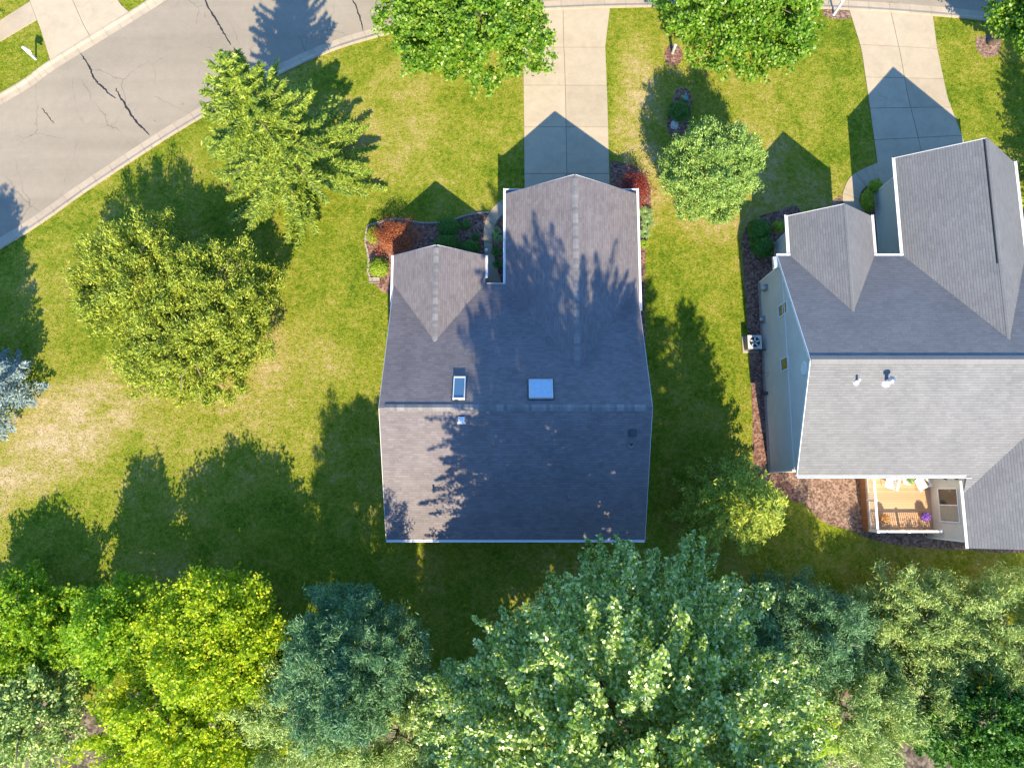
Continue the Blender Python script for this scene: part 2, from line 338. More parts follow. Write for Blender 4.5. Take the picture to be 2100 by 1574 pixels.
class MB:
    """collects faces in world space; build() makes one mesh object around an origin"""
    def __init__(s): s.v = []; s.f = []; s.uv = []; s.smooth = False
    def poly(s, pts, uv=None):
        i = len(s.v); s.v += [tuple(p) for p in pts]; s.f.append(tuple(range(i, i + len(pts))))
        s.uv += [tuple(x) for x in uv] if uv else [(p[0], p[1]) for p in pts]
    def box(s, x0, x1, y0, y1, z0, z1):
        s.hexa([(x0, y0, z0), (x1, y0, z0), (x1, y1, z0), (x0, y1, z0)], [(x0, y0, z1), (x1, y0, z1), (x1, y1, z1), (x0, y1, z1)])
    def hexa(s, b, t):
        s.poly(b[::-1]); s.poly(t); n = len(b)
        for i in range(n): j = (i + 1) % n; s.poly([b[i], b[j], t[j], t[i]])
    def bar(s, a, b, w, h):
        a = Vector(a); b = Vector(b); d = (b - a).normalized()
        up = Vector((0, 0, 1)) if abs(d.z) < 0.95 else Vector((1, 0, 0))
        x = d.cross(up).normalized() * w / 2; y = x.normalized().cross(d).normalized() * h / 2
        s.hexa([a - x - y, a + x - y, a + x + y, a - x + y][::1], [b - x - y, b + x - y, b + x + y, b - x + y])
    def tube(s, pts, radii, n=8, cap=True):
        pts = [Vector(p) for p in pts]; i0 = len(s.v)
        for k, p in enumerate(pts):
            d = (pts[min(k + 1, len(pts) - 1)] - pts[max(k - 1, 0)]).normalized()
            x = d.cross(Vector((0.3, 1, 0.1))).normalized(); y = d.cross(x)
            for j in range(n):
                a = 2 * math.pi * j / n; q = p + (x * math.cos(a) + y * math.sin(a)) * radii[k]
                s.v.append(tuple(q))
        for k in range(len(pts) - 1):
            for j in range(n):
                a = i0 + k * n + j; b = i0 + k * n + (j + 1) % n
                s.f.append((a, b, b + n, a + n)); s.uv += [(0, 0)] * 4
        if cap:
            s.f.append(tuple(i0 + j for j in range(n))[::-1]); s.uv += [(0, 0)] * n
            e = i0 + (len(pts) - 1) * n; s.f.append(tuple(e + j for j in range(n))); s.uv += [(0, 0)] * n
    def lathe(s, c, prof, n=16):
        s.tube([(c[0], c[1], c[2] + z) for r, z in prof], [max(r, 1e-3) for r, z in prof], n)
    def blob(s, c, r, seed=0, n=10, m=7, amp=0.15):
        rg = random.Random(seed); i0 = len(s.v)
        for a in range(m + 1):
            ph = math.pi * a / m - math.pi / 2
            for b in range(n):
                k = 1 + rg.uniform(-amp, amp)
                s.v.append((c[0] + r[0] * k * math.cos(ph) * math.cos(2 * math.pi * b / n), c[1] + r[1] * k * math.cos(ph) * math.sin(2 * math.pi * b / n), c[2] + r[2] * k * math.sin(ph)))
        for a in range(m):
            for b in range(n):
                q = i0 + a * n + b; w_ = i0 + a * n + (b + 1) % n
                s.f.append((q, w_, w_ + n, q + n)); s.uv += [(0, 0)] * 4
    def build(s, name, mat, parent=None, origin=None, smooth=False):
        if origin is None:
            if parent is not None:
                xs = np.array(s.v); origin = tuple((xs.min(0) + xs.max(0)) / 2)
            else: origin = (0, 0, 0)
        me = bpy.data.meshes.new(name)
        me.from_pydata([(a - origin[0], b - origin[1], c - origin[2]) for a, b, c in s.v], [], s.f)
        l = me.uv_layers.new(name='UVMap'); l.data.foreach_set('uv', np.array(s.uv, dtype=np.float32).ravel())
        if smooth: me.polygons.foreach_set('use_smooth', [True] * len(me.polygons))
        me.validate(); me.update()
        return link(name, me, mat, parent, origin)

def leafmesh(name, c, a, n, L, W, mat, parent, origin, fold=0.0):
    """one small diamond face per leaf: centre c, long axis a, facing n"""
    a = a / (np.linalg.norm(a, axis=1, keepdims=True) + 1e-9)
    b = np.cross(n, a); b /= (np.linalg.norm(b, axis=1, keepdims=True) + 1e-9)
    L = np.asarray(L).reshape(-1, 1); W = np.asarray(W).reshape(-1, 1)
    c = c - np.array(origin)
    nn = np.cross(a, b)
    V = np.stack([c - a * L / 2, c + b * W / 2 - a * L * .1 + nn * W * fold, c + a * L / 2, c - b * W / 2 - a * L * .1 + nn * W * fold], 1).reshape(-1, 3)
    k = len(c); me = bpy.data.meshes.new(name)
    me.vertices.add(4 * k); me.vertices.foreach_set('co', V.astype(np.float32).ravel())
    me.loops.add(4 * k); me.loops.foreach_set('vertex_index', np.arange(4 * k, dtype=np.int32))
    me.polygons.add(k); me.polygons.foreach_set('loop_start', np.arange(0, 4 * k, 4, dtype=np.int32))
    me.update(calc_edges=True)
    return link(name, me, mat, parent, origin)

# ------------------------------------------------------------------ ground, road, drives, beds
def flat(name, pts, z, mat, parent=None, thick=0.0):
    m = MB(); top = [(x, y, z) for x, y in pts]
    if thick: m.hexa([(x, y, z - thick) for x, y in pts], top)
    else: m.poly(top)
    return m.build(name, mat, parent, origin=(0, 0, 0) if parent is None else None)
def XY(*uv): return [P(u, v)[:2] for u, v in uv]
def smooth_line(pts, k=6):
    out = []
    n = len(pts)
    for i in range(n - 1):
        p0 = Vector(pts[max(i - 1, 0)]); p1 = Vector(pts[i]); p2 = Vector(pts[i + 1]); p3 = Vector(pts[min(i + 2, n - 1)])
        for j in range(k):
            t = j / k
            out.append(tuple(0.5 * ((2 * p1) + (p2 - p0) * t + (2 * p0 - 5 * p1 + 4 * p2 - p3) * t * t + (3 * p1 - p0 - 3 * p2 + p3) * t ** 3)))
    out.append(tuple(pts[-1])); return out

def tri_ground():
    m = MB(); m.poly([(-600, -600, 0), (600, -600, 0), (600, 600, 0), (-600, 600, 0)]); return m.build('lawn', 'grass')
struct(tri_ground())

south = smooth_line(XY((-420, 735), (0, 508), (200, 374), (400, 246), (620, 128), (780, 72), (980, 30), (1240, 14), (1500, 13), (1740, 18), (1990, 37), (2200, 66)))
north = [(x0, y0) for x0, y0 in smooth_line(XY((-420, 420), (0, 197), (105, 128), (265, 30), (370, -35), (600, -165), (900, -250), (1250, -290), (1700, -290), (2200, -240)))]
def offset(line, d):
    out = []
    for i, p in enumerate(line):
        a = Vector(line[max(i - 1, 0)]); b = Vector(line[min(i + 1, len(line) - 1)]); t = (b - a).normalized()
        out.append((p[0] - t.y * d, p[1] + t.x * d))
    return out
def strip(name, l0, l1, z, mat, parent=None):
    m = MB()
    for i in range(len(l0) - 1): m.poly([(*l0[i], z), (*l0[i + 1], z), (*l1[i + 1], z), (*l1[i], z)])
    return m.build(name, mat, parent, origin=(0, 0, 0) if parent is None else None)
s_in = offset(south, 0.62); n_in = offset(north, -0.62)
m = MB()
k = min(len(s_in), len(n_in))
rs = [s_in[int(i * (len(s_in) - 1) / 79)] for i in range(80)]; rn = [n_in[int(i * (len(n_in) - 1) / 79)] for i in range(80)]
for i in range(79): m.poly([(*rs[i], 0.012), (*rs[i + 1], 0.012), (*rn[i + 1], 0.012), (*rn[i], 0.012)])
road = struct(m.build('road', 'road'))
def curbstrip(line, sgn):
    # gutter pan, then the raised rolled kerb, with joints every 3 m
    m = MB(); a = line; g = offset(line, 0.62 * sgn); h = offset(line, 0.20 * sgn); acc = 0
    for i in range(len(line) - 1):
        def q(p, z): return (p[0], p[1], z)
        d = (Vector(line[i + 1]) - Vector(line[i])).length
        nseg = max(1, int(round(d / 3.0))) if d > 3 else 1
        for s in range(nseg):
            t0, t1 = s / nseg, (s + 1) / nseg - 0.012 / max(d / nseg, .1)
            L_ = lambda A, t: (A[i][0] + (A[i + 1][0] - A[i][0]) * t, A[i][1] + (A[i + 1][1] - A[i][1]) * t)
            m.poly([q(L_(g, t0), .018), q(L_(g, t1), .018), q(L_(h, t1), .030), q(L_(h, t0), .030)])
            m.poly([q(L_(h, t0), .030), q(L_(h, t1), .030), q(L_(a, t1), .11), q(L_(a, t0), .11)])
            a2 = offset(line, -0.12 * sgn)
            m.poly([q(L_(a, t0), .11), q(L_(a, t1), .11), q(L_(a2, t1), .10), q(L_(a2, t0), .10)])
            m.poly([q(L_(a2, t0), .10), q(L_(a2, t1), .10), q(L_(a2, t1), -.02), q(L_(a2, t0), -.02)])
    return m
struct(curbstrip(south, 1).build('curb', 'curb')); struct(curbstrip(north, -1).build('curb', 'curb'))
def crack(pts, w, seed):
    rg = random.Random(seed); L = []
    P_ = [Vector(P(u * .3714, v * .3714)[:2]) for u, v in pts]
    for i in range(len(P_) - 1):
        for j in range(5): L.append(P_[i].lerp(P_[i + 1], j / 5) + Vector((rg.uniform(-.04, .04), rg.uniform(-.04, .04))))
    L.append(P_[-1]); m = MB(); n = len(L)
    l = offset(L, 0); W = [w * (0.35 + 0.65 * math.sin(math.pi * min(1, (i + .6) / n)) ** .5) * rg.uniform(.55, 1.2) for i in range(n)]
    A = [offset(L, W[i] / 2)[i] for i in range(n)]; B = [offset(L, -W[i] / 2)[i] for i in range(n)]
    for i in range(n - 1): m.poly([(*A[i], .017), (*A[i + 1], .017), (*B[i + 1], .017), (*B[i], .017)])
    return m.build('tar_seam', 'tar', road)
crack([(445, 295), (470, 330), (500, 380), (515, 420), (535, 455), (575, 490), (610, 525), (640, 543)], .13, 1)
crack([(640, 490), (665, 540), (700, 590), (730, 640), (755, 680), (790, 710), (825, 748)], .15, 2)
crack([(1125, -20), (1160, 60), (1200, 120), (1215, 150), (1240, 190), (1275, 250)], .13, 3)
crack([(1940, -20), (1975, 60), (1990, 110), (2007, 178)], .10, 4)
crack([(230, 600), (262, 635), (298, 680)], .08, 5)

M['joint'] = plain('joint_dirt', (0.17, 0.14, 0.11), .9, .2, 8)
def slabs(name, L, R, cuts, z=0.05, mid=0.5, gap=0.035):
    """drive between polylines L and R (same direction), split by a centre joint and cross joints"""
    m = MB()
    def at(line, t):
        s = [0]
        for i in range(len(line) - 1): s.append(s[-1] + (Vector(line[i + 1]) - Vector(line[i])).length)
        d = t * s[-1]
        for i in range(len(line) - 1):
            if d <= s[i + 1] + 1e-6:
                q = (d - s[i]) / (s[i + 1] - s[i]); return Vector(line[i]).lerp(Vector(line[i + 1]), q)
        return Vector(line[-1])
    for a, b in zip(cuts[:-1], cuts[1:]):
        ln = (at(L, 0) - at(L, 1)).length; g = gap / 2 / ln
        for s0, s1 in ((0, mid), (mid, 1)):
            w_ = (at(L, a) - at(R, a)).length; h = gap / 2 / w_
            e0 = s0 + (h if s0 > 0 else 0); e1 = s1 - (h if s1 < 1 else 0)
            sub = 4; ts = [a + g + (b - a - 2 * g) * i / sub for i in range(sub + 1)]
            left = [at(L, t).lerp(at(R, t), e0) for t in ts]; right = [at(L, t).lerp(at(R, t), e1) for t in ts]
            ring = [(*p, z) for p in left] + [(*p, z) for p in right[::-1]]
            m.hexa([(p[0], p[1], -.02) for p in ring], ring)
    o = struct(m.build(name, 'concrete'))
    u = MB(); ts = [i / 20 for i in range(21)]
    for i in range(20):
        a, b, c, d = at(L, ts[i]), at(L, ts[i + 1]), at(R, ts[i + 1]), at(R, ts[i])
        u.poly([(*a, z - .028), (*b, z - .028), (*c, z - .028), (*d, z - .028)])
    u.build('joint_filler', 'joint', o); return o
# main drive: wide at the street, straight to the garage
Ld = XY((1058, 14), (1073, 110), (1075, 250), (1076, 420)); Rd = XY((1251, 14), (1241, 95), (1245, 200), (1251, 420))
slabs('driveway', Ld, Rd, [0, 0.215, 0.41, 0.62, 0.85, 1.0])
Ld = XY((1741, 20), (1766, 100), (1783, 215), (1800, 340), (1808, 420)); Rd = XY((1912, 32), (1921, 100), (1942, 200), (1978, 295), (1998, 400))
slabs('driveway', Ld, Rd, [0, 0.19, 0.36, 0.52, 0.68, 1.0])
Ld = XY((105, 128), (84, 60), (61, 0), (30, -90)); Rd = XY((268, 28), (258, 22), (240, 0), (190, -100))
slabs('driveway', Ld, Rd, [0, 0.6, 1.0])
a = XY((-120, 118), (0, 43), (62, 4)); b = XY((-120, 170), (0, 86), (76, 41))
o = flat('sidewalk', a + b[::-1], .045, 'curb', thick=.06); struct(o)
def path(name, A, B, z=.04, step=7):
    A = smooth_line(XY(*A)); B = smooth_line(XY(*B)); n = 28; m = MB()
    fa = lambda L, t: L[min(len(L) - 1, int(t * (len(L) - 1)))]
    for i in range(n):
        t0, t1 = i / n, (i + 1) / n
        if (i + 1) % step == 0: t1 -= 0.12 / n
        ring = [(*fa(A, t0), z), (*fa(B, t0), z), (*Vector(fa(B, t0)).lerp(Vector(fa(B, (i + 1) / n)), (t1 - t0) * n), z), (*Vector(fa(A, t0)).lerp(Vector(fa(A, (i + 1) / n)), (t1 - t0) * n), z)]
        m.hexa([(p[0], p[1], -.02) for p in ring], ring)
    return struct(m.build(name, 'concrete'))
path('walkway', [(1076, 388), (1040, 403), (1012, 425), (997, 450), (992, 480), (994, 520), (998, 598)], [(1076, 418), (1052, 424), (1030, 440), (1015, 462), (1009, 485), (1012, 520), (1033, 598)])
path('walkway', [(1801, 334), (1775, 344), (1745, 362), (1732, 385), (1728, 410), (1745, 445), (1760, 520), (1766, 590)], [(1803, 366), (1788, 374), (1770, 388), (1763, 402), (1764, 420), (1790, 470), (1805, 540), (1808, 590)])

bedA = smooth_line(XY((750, 497), (752, 475), (757, 463), (783, 455), (812, 449), (840, 454), (877, 458), (920, 454), (953, 443), (984, 437.5), (1003, 436)))
bedA2 = XY((996, 455), (993, 480), (994, 520), (998, 600), (900, 640), (812, 640), (800, 603), (783, 598), (764, 577), (755, 560), (757, 530))
m = MB(); ctr = P(880, 540); ring = bedA + bedA2
for i in range(len(ring)): m.poly([(*ctr[:2], .03), (*ring[i], .022), (*ring[(i + 1) % len(ring)], .022)])
struct(m.build('mulch_bed', 'mulch'))
def edging(pts, label, r=.07):
    # short stone blocks set end to end round a bed
    m = MB(); rg = random.Random(3); pts = [Vector(p) for p in pts]
    for i in range(len(pts) - 1):
        a, b = pts[i], pts[i + 1]; n = max(1, int((b - a).length / .3))
        for j in range(n):
            p = a.lerp(b, (j + .05) / n); q = a.lerp(b, (j + .93) / n); o_ = rg.uniform(-.015, .015)
            m.bar((p.x + o_, p.y + o_, .05), (q.x + o_, q.y + o_, .05), r * rg.uniform(.8, 1.2) * 1.5, .1 * rg.uniform(.8, 1.2))
    o = m.build('bed_edging', 'stone', origin=(pts[0].x, pts[0].y, 0)); tag(o, label, 'edging'); return o
edging(bedA, 'pale stone edging curving round the front mulch bed of the brown house')
edging(XY((750, 499), (757, 530), (755, 560), (764, 577)), 'short stone edging beside the lime round shrub left of the brown house')
def bed(uv, mat='mulch', z=.022, smooth=True):
    r = XY(*uv); r = smooth_line(r + [r[0]], 5)[:-1] if smooth else r
    cx = sum(p[0] for p in r) / len(r); cy = sum(p[1] for p in r) / len(r); m = MB()
    for i in range(len(r)): m.poly([(cx, cy, z + .02), (*r[i], z - .01), (*r[(i + 1) % len(r)], z - .01)])
    return struct(m.build('mulch_bed', mat))
bed([(1252, 330), (1300, 340), (1330, 375), (1335, 430), (1326, 500), (1322, 600), (1324, 760), (1310, 800), (1290, 600), (1255, 400)])
bed([(1030, 440), (1016, 462), (1011, 485), (1014, 520), (1034, 596), (1060, 560), (1060, 430)])
bed([(1372, 92), (1392, 95), (1400, 115), (1390, 133), (1370, 133), (1362, 112)])
bed([(1388, 183), (1408, 182), (1420, 205), (1412, 250), (1398, 292), (1378, 282), (1368, 255), (1376, 215)])
bed([(2000, 78), (2040, 72), (2052, 90), (2046, 112), (2022, 118), (2004, 103)], 'mulch2')
bed([(1690, 16), (1742, 18), (1745, 36), (1715, 40), (1690, 32)], 'mulch2')
bed([(1520, 490), (1540, 452), (1590, 434), (1640, 430), (1640, 560), (1610, 800), (1630, 970), (1640, 1030), (1590, 1000), (1548, 960), (1543, 850), (1536, 720), (1528, 600)])
bed([(1710, 410), (1728, 402), (1736, 425), (1725, 450), (1700, 440)], 'mulch2')
bed([(1768, 392), (1785, 372), (1805, 368), (1815, 420), (1810, 560), (1775, 540), (1766, 470)])
bed([(1572, 965), (1640, 1026), (1690, 1070), (1745, 1088), (1790, 1106), (1860, 1120), (1990, 1128), (2110, 1128), (2150, 1060), (2000, 900), (1700, 900)], 'mulch2')
# the litter under the back row of trees
rg = random.Random(4)
lit = [(-70, -70), (70, -70)] + [(70 - i * 5, -11.8 + rg.uniform(-1.0, 1.0)) for i in range(29)]
m = MB()
for i in range(2, len(lit) - 1): m.poly([(lit[i][0], -70, .012), (lit[i][0], lit[i][1], .012), (lit[i + 1][0], lit[i + 1][1], .012), (lit[i + 1][0], -70, .012)])
struct(m.build('woodland_floor', 'litter'))

# ------------------------------------------------------------------ roofs and houses
def roofplane(m, pts, along, th=.16):
    """slab under polygon pts; along = unit vector of the eave; uv in metres (u along eave, v up the slope)"""
    P_ = [Vector(p) for p in pts]; n = (P_[1] - P_[0]).cross(P_[2] - P_[0]).normalized()
    if n.z < 0: P_ = P_[::-1]; n = -n
    a = Vector(along).normalized(); up = n.cross(a).normalized()
    if up.z < 0: up = -up
    uv = [(p.dot(a), p.dot(up)) for p in P_]
    m.poly(P_, uv); B = [p - Vector((0, 0, th)) for p in P_]; m.poly(B[::-1], uv[::-1])
    for i in range(len(P_)):
        j = (i + 1) % len(P_); m.poly([B[i], B[j], P_[j], P_[i]], [uv[i], uv[j], uv[j], uv[i]])
def ridgecap(m, a, b, na, nb, w_=.2, lift=.035):
    """two narrow wings on either side of the ridge a-b, leaning along slopes na and nb (downhill vectors)"""
    a = Vector(a); b = Vector(b); ax = (b - a).normalized()
    for nv in (na, nb):
        d = Vector(nv).normalized() * w_; z = Vector((0, 0, lift))
        L = (b - a).length; k = max(1, int(L / .2))
        p = [a + z, b + z, b + d + z, a + d + z]
        u0 = a.dot(ax); u1 = b.dot(ax)
        m.poly(p if (p[1] - p[0]).cross(p[2] - p[0]).z > 0 else p[::-1], [(u0, .1), (u1, .1), (u1, .3), (u0, .3)] if (p[1] - p[0]).cross(p[2] - p[0]).z > 0 else [(u0, .3), (u1, .3), (u1, .1), (u0, .1)])
        lo = [p[3], p[2], p[2] - Vector((0, 0, lift * 2)), p[3] - Vector((0, 0, lift * 2))]; m.poly(lo, [(u0, .1), (u1, .1), (u1, .1), (u0, .1)])
def gutter(parent, a, b, out, mat='white_v', w_=.14):
    """open K-style trough running a-b, `out` = outward unit vector"""
    m = MB(); a = Vector(a); b = Vector(b); o = Vector(out)
    z = Vector((0, 0, 1))
    prof = [(0, 0.0), (0, -.13), (.09 * w_ / .14, -.13), (w_, -.02), (w_, 0.015), (w_ - .035, 0.015), (w_ - .035, -.02), (.03, -.07), (.03, 0.0)]
    # solid profile, its upper face drawn as the bright lip
    A = [a + o * x + z * y for x, y in prof]; B = [b + o * x + z * y for x, y in prof]
    n = len(prof)
    for i in range(n): j = (i + 1) % n; m.poly([A[i], B[i], B[j], A[j]])
    m.poly(A[::-1]); m.poly(B)
    return m.build('gutter', mat, parent)
def wallbox(m, x0, x1, y0, y1, z1, z0=-.1): m.box(x0, x1, y0, y1, z0, z1)
def gable(m, x0, x1, xr, y, ze, zr, t=.12, axis='y'):
    """triangular wall at y (axis y) or x (axis x)"""
    if axis == 'y': b = [(x0, y - t, ze), (x1, y - t, ze), (xr, y - t, zr)]; f = [(x0, y, ze), (x1, y, ze), (xr, y, zr)]
    else: b = [(y - t, x0, ze), (y - t, x1, ze), (y - t, xr, zr)]; f = [(y, x0, ze), (y, x1, ze), (y, xr, zr)]
    m.hexa(b, f)
def gable5(m, y0, y1, z0, z1, zl, yr, zr, x, t=.12):
    """end wall at x: sill zl, eaves z0 at y0 and z1 at y1, ridge zr at yr"""
    p = [(y0, zl), (y1, zl), (y1, z1), (yr, zr), (y0, z0)]
    m.hexa([(x - t, a, b) for a, b in p], [(x, a, b) for a, b in p])
def window(parent, c, wid, hgt, nrm, pane='glass', bars=1):
    """framed window on a wall; c centre on the wall face, nrm in '+x -x +y -y'"""
    sgn = 1 if nrm[0] == '+' else -1; ax = nrm[1]; f = MB(); p = MB()
    def bx(mb, u0, u1, z0, z1, d0, d1):
        d0, d1 = sorted((d0 * sgn, d1 * sgn))
        if ax == 'x': mb.box(c[0] + d0, c[0] + d1, c[1] + u0, c[1] + u1, c[2] + z0, c[2] + z1)
        else: mb.box(c[0] + u0, c[0] + u1, c[1] + d0, c[1] + d1, c[2] + z0, c[2] + z1)
    w2, h2, t = wid / 2, hgt / 2, .07
    bx(f, -w2, w2, h2 - t, h2, 0, .05); bx(f, -w2, w2, -h2, -h2 + t, 0, .06)
    bx(f, -w2, -w2 + t, -h2 + t, h2 - t, 0, .05); bx(f, w2 - t, w2, -h2 + t, h2 - t, 0, .05)
    if bars: bx(f, -w2 + t, w2 - t, -.03, .03, 0.004, .045)
    bx(p, -w2 + t, w2 - t, -h2 + t, h2 - t, .002, .02)
    fo = f.build('window', 'white', parent); p.build('pane', pane, fo); return fo
def skylight(parent, x, yz, wx, ly, slope, kind):
    """box curb set square to the roof slope; yz = (y, z) of its centre on the shingles"""
    y, z = yz; c = math.cos(math.atan(slope)); d = Vector((0, -c, slope * c)); n = Vector((0, slope * c, c))
    ctr = Vector((x, y, z)); X = Vector((1, 0, 0)); f = MB(); g = MB(); k = MB()
    def slab(mb, x0, x1, s0, s1, h0, h1):
        q = lambda a, b, h: ctr + X * a + d * b + n * h
        mb.hexa([q(x0, s0, h0), q(x1, s0, h0), q(x1, s1, h0), q(x0, s1, h0)], [q(x0, s0, h1), q(x1, s0, h1), q(x1, s1, h1), q(x0, s1, h1)])
    w2, l2, t = wx / 2, ly / 2, .055
    slab(f, -w2, -w2 + t, -l2, l2, -.05, .17); slab(f, w2 - t, w2, -l2, l2, -.05, .17)
    slab(f, -w2 + t, w2 - t, -l2, -l2 + t, -.05, .165); slab(f, -w2 + t, w2 - t, l2 - t, l2, -.05, .165)
    sk = f.build('skylight', 'white' if kind == 'flat' else 'offwhite', parent)
    slab(g, -w2 + t, w2 - t, -l2 + t, l2 - t, .05, .12 if kind == 'flat' else .15); g.build('pane', 'sky_glass' if kind == 'flat' else 'dome', sk)
    slab(k, -w2 - .09, w2 + .09, -l2 - .09, l2 + .09, -.04, .018); k.build('flashing', 'darkgrey', sk)
    return sk

def brown_house():
    X0, X1 = -7.2, 7.6; YE, YR, YB = 12.55, 4.56, -2.65; ZE, ZR, ZB = 3.1, 6.8, 3.45; sl_ = (ZR - ZE) / (YE - YR)
    h = thing('house', 'brown shingled gable house with two skylights, half under tree shade', 'house', (0.2, 5, 0))
    r = MB()
    roofplane(r, [(X0, YE, ZE), (X1, YE, ZE), (X1, YR, ZR), (X0, YR, ZR)], (1, 0, 0))
    roofplane(r, [(X0, YB, ZB), (X1, YB, ZB), (X1, YR, ZR), (X0, YR, ZR)], (1, 0, 0))
    gx0, gx1, gxr, gy, gz, ge = -.4, 7.76, 3.68, 18.4, 5.75, 3.05
    yv = lambda z: YE - (z - ZE) / sl_
    roofplane(r, [(gx0, gy, ge), (gx0, YE - .12, ge), (gx0 + .05, YE - .25, ge + .02), (gxr, yv(gz) - .12, gz), (gxr, gy, gz)], (0, 1, 0))
    roofplane(r, [(gx1, gy, ge), (gx1, 11.1, ge), (gx1 - .17, 11.1, ge + .11), (gx1 - .17, YE - .5, ge + .11), (gxr, yv(gz) - .12, gz), (gxr, gy, gz)], (0, 1, 0))
    lx0, lx1, lxr, ly, lz, le = -7.27, -1.62, -4.45, 14.4, 4.92, 3.06
    roofplane(r, [(lx0, ly, le), (lx0, YE - .1, le), (lxr, yv(lz) - .12, lz), (lxr, ly, lz)], (0, 1, 0))
    roofplane(r, [(lx1, ly, le), (lx1, YE - .1, le), (lxr, yv(lz) - .12, lz), (lxr, ly, lz)], (0, 1, 0))
    ro = r.build('roof', 'roof_a', h)
    c = MB(); s2 = (ZR - ZB) / (YR - YB)
    ridgecap(c, (X0 + .3, YR, ZR), (X1 - .25, YR, ZR), (0, 1, -sl_), (0, -1, -s2), .2, .05)
    ps = (gz - ge) / (gxr - gx0)
    ridgecap(c, (gxr, gy - .2, gz), (gxr, yv(gz) - .1, gz), (-1, 0, -ps), (1, 0, -ps), .2, .045)
    ps = (lz - le) / (lxr - lx0)
    ridgecap(c, (lxr, ly - .15, lz), (lxr, yv(lz) - .05, lz), (-1, 0, -ps), (1, 0, -ps), .18, .045)
    c.build('ridge_cap', 'cap_a', ro)
    # walls
    w_ = MB(); wx0, wx1 = X0 + .3, X1 - .3; wy0, wy1 = YB + .35, YE - .3
    wallbox(w_, wx0, wx1, wy0, wy1, ZE - .2)
    for x in (wx0 + .12, wx1): gable5(w_, wy0, wy1, ZB + .35 * s2 - .17, ZE + .3 * sl_ - .17, ZE - .21, YR, ZR - .18, x)
    wallbox(w_, gx0 + .3, gx1 - .3, wy1 - .1, gy - .3, ge - .18); gable(w_, gx0 + .3, gx1 - .3, gxr, gy - .3, ge - .18, gz - .28)
    wallbox(w_, lx0 + .42, lx1 - .3, wy1 - .1, ly - .3, le - .18); gable(w_, lx0 + .42, lx1 - .3, lxr, ly - .3, le - .18, lz - .3)
    w_.build('wall', 'siding_a', h)
    # gable returns: little boxed eaves in front of the garage gable and the white line above them
    def one(name, mat, f): q = MB(); f(q); return q.build(name, mat, h)
    one('eave_return', 'roof_a', lambda q: q.box(gx0 - .02, gx0 + 1.05, gy - .12, gy + .32, ge - .26, ge - .16))
    one('eave_return', 'roof_a', lambda q: q.box(gx1 - 1.05, gx1 + .02, gy - .12, gy + .32, ge - .26, ge - .16))
    for x0, x1 in ((gx0, gx0 + 1.08), (gx1 - 1.08, gx1)): one('fascia', 'white', lambda q: q.box(x0, x1, gy + .32, gy + .38, ge - .32, ge - .12))
    for sx, xr_, z0, zz, yy, half in ((1, gxr, ge, gz, gy, gxr - gx0), (1, lxr, le, lz, ly, lxr - lx0)):
        for sg in (-1, 1): one('fascia', 'white', lambda q: q.bar((xr_, yy + .01, zz - .10), (xr_ + sg * (half - .05), yy + .01, z0 - .10), .03, .17))
    gutter(h, (gx0, 12.6, ge - .02), (gx0, gy + .36, ge - .02), (-1, 0, 0))
    gutter(h, (gx1, 10.95, ge - .02), (gx1, gy + .36, ge - .02), (1, 0, 0))
    gutter(h, (lx0, 11.0, le - .03), (lx0, ly + .02, le - .03), (-1, 0, 0))
    gutter(h, (lx1, 13.0, le - .03), (lx1, ly + .02, le - .03), (1, 0, 0))
    gutter(h, (lx1 + .05, YE, ZE - .04), (gx0 - .1, YE, ZE - .04), (0, 1, 0), 'offwhite', .10)
    gutter(h, (X0, YB, ZB - .02), (X1, YB, ZB - .02), (0, -1, 0))
    for x, sg in ((X0, -1), (X1, 1)):
        for y, z in (((YE, ZE)), ((YB, ZB))): one('rake_board', 'offwhite', lambda q: q.bar((x + sg * .012, YR, ZR - .10), (x + sg * .012, y, z - .10), .03, .17))
    # downspout with splash block at the left
    b = MB(); b.bar((lx0 + .36, 13.2, .15), (lx0 + .36, 13.2, le - .2), .08, .06); b.bar((lx0 + .36, 13.2, .15), (lx0 - .5, 13.25, .07), .10, .07)
    b.build('downspout', 'white', h)
    # skylights, vents
    zr = lambda y: ZE + (YE - y) * sl_
    for u, v, wx, ly_, kind in ((942, 797, .66, 1.45, 'flat'), (1109, 799, 1.32, 1.2, 'dome')):
        y = 5.6; x_, y, _ = P(u, v, 6.3); skylight(h, x_, (y, zr(y)), wx, ly_, -sl_ * -1 if False else sl_, kind)
    zb = lambda y: ZB + (y - YB) * s2
    def vent(u, v, kind):
        x, y, _ = P(u, v, 5.5); x, y, _ = P(u, v, zb(y)); z = zb(y); b = MB()
        if kind == 'box':
            b.box(x - .17, x + .17, y - .18, y + .10, z - .15, z + .10); b.box(x - .23, x + .23, y - .28, y - .18, z - .2, z - .04)
            o = b.build('roof_vent', 'white', h); q = MB(); q.box(x - .16, x + .16, y + .10, y + .2, z, z + .08); q.build('louvre', 'black', o)
        elif kind == 'pipe':
            b.tube([(x, y, z - .1), (x, y, z + .34)], [.06, .06], 12); o = b.build('vent_pipe', 'black', h)
            q = MB(); q.lathe((x, y - .02, z - .07), [(.17, 0), (.14, .07), (.075, .16)], 14); q.build('flashing', 'grey', o)
        else:
            b.box(x - .2, x + .2, y - .2, y + .2, z - .12, z + .14); b.box(x - .14, x + .14, y - .14, y + .14, z + .14, z + .18); b.build('roof_vent', 'darkgrey', h)
    vent(946, 858, 'box'); vent(890, 1004, 'pipe'); vent(1294, 912, 'pipe'); vent(1297, 888, 'turtle')
    # openings
    y = gy - .3; d = MB(); d.box(1.2, 6.2, y + .004, y + .05, .05, 2.25)
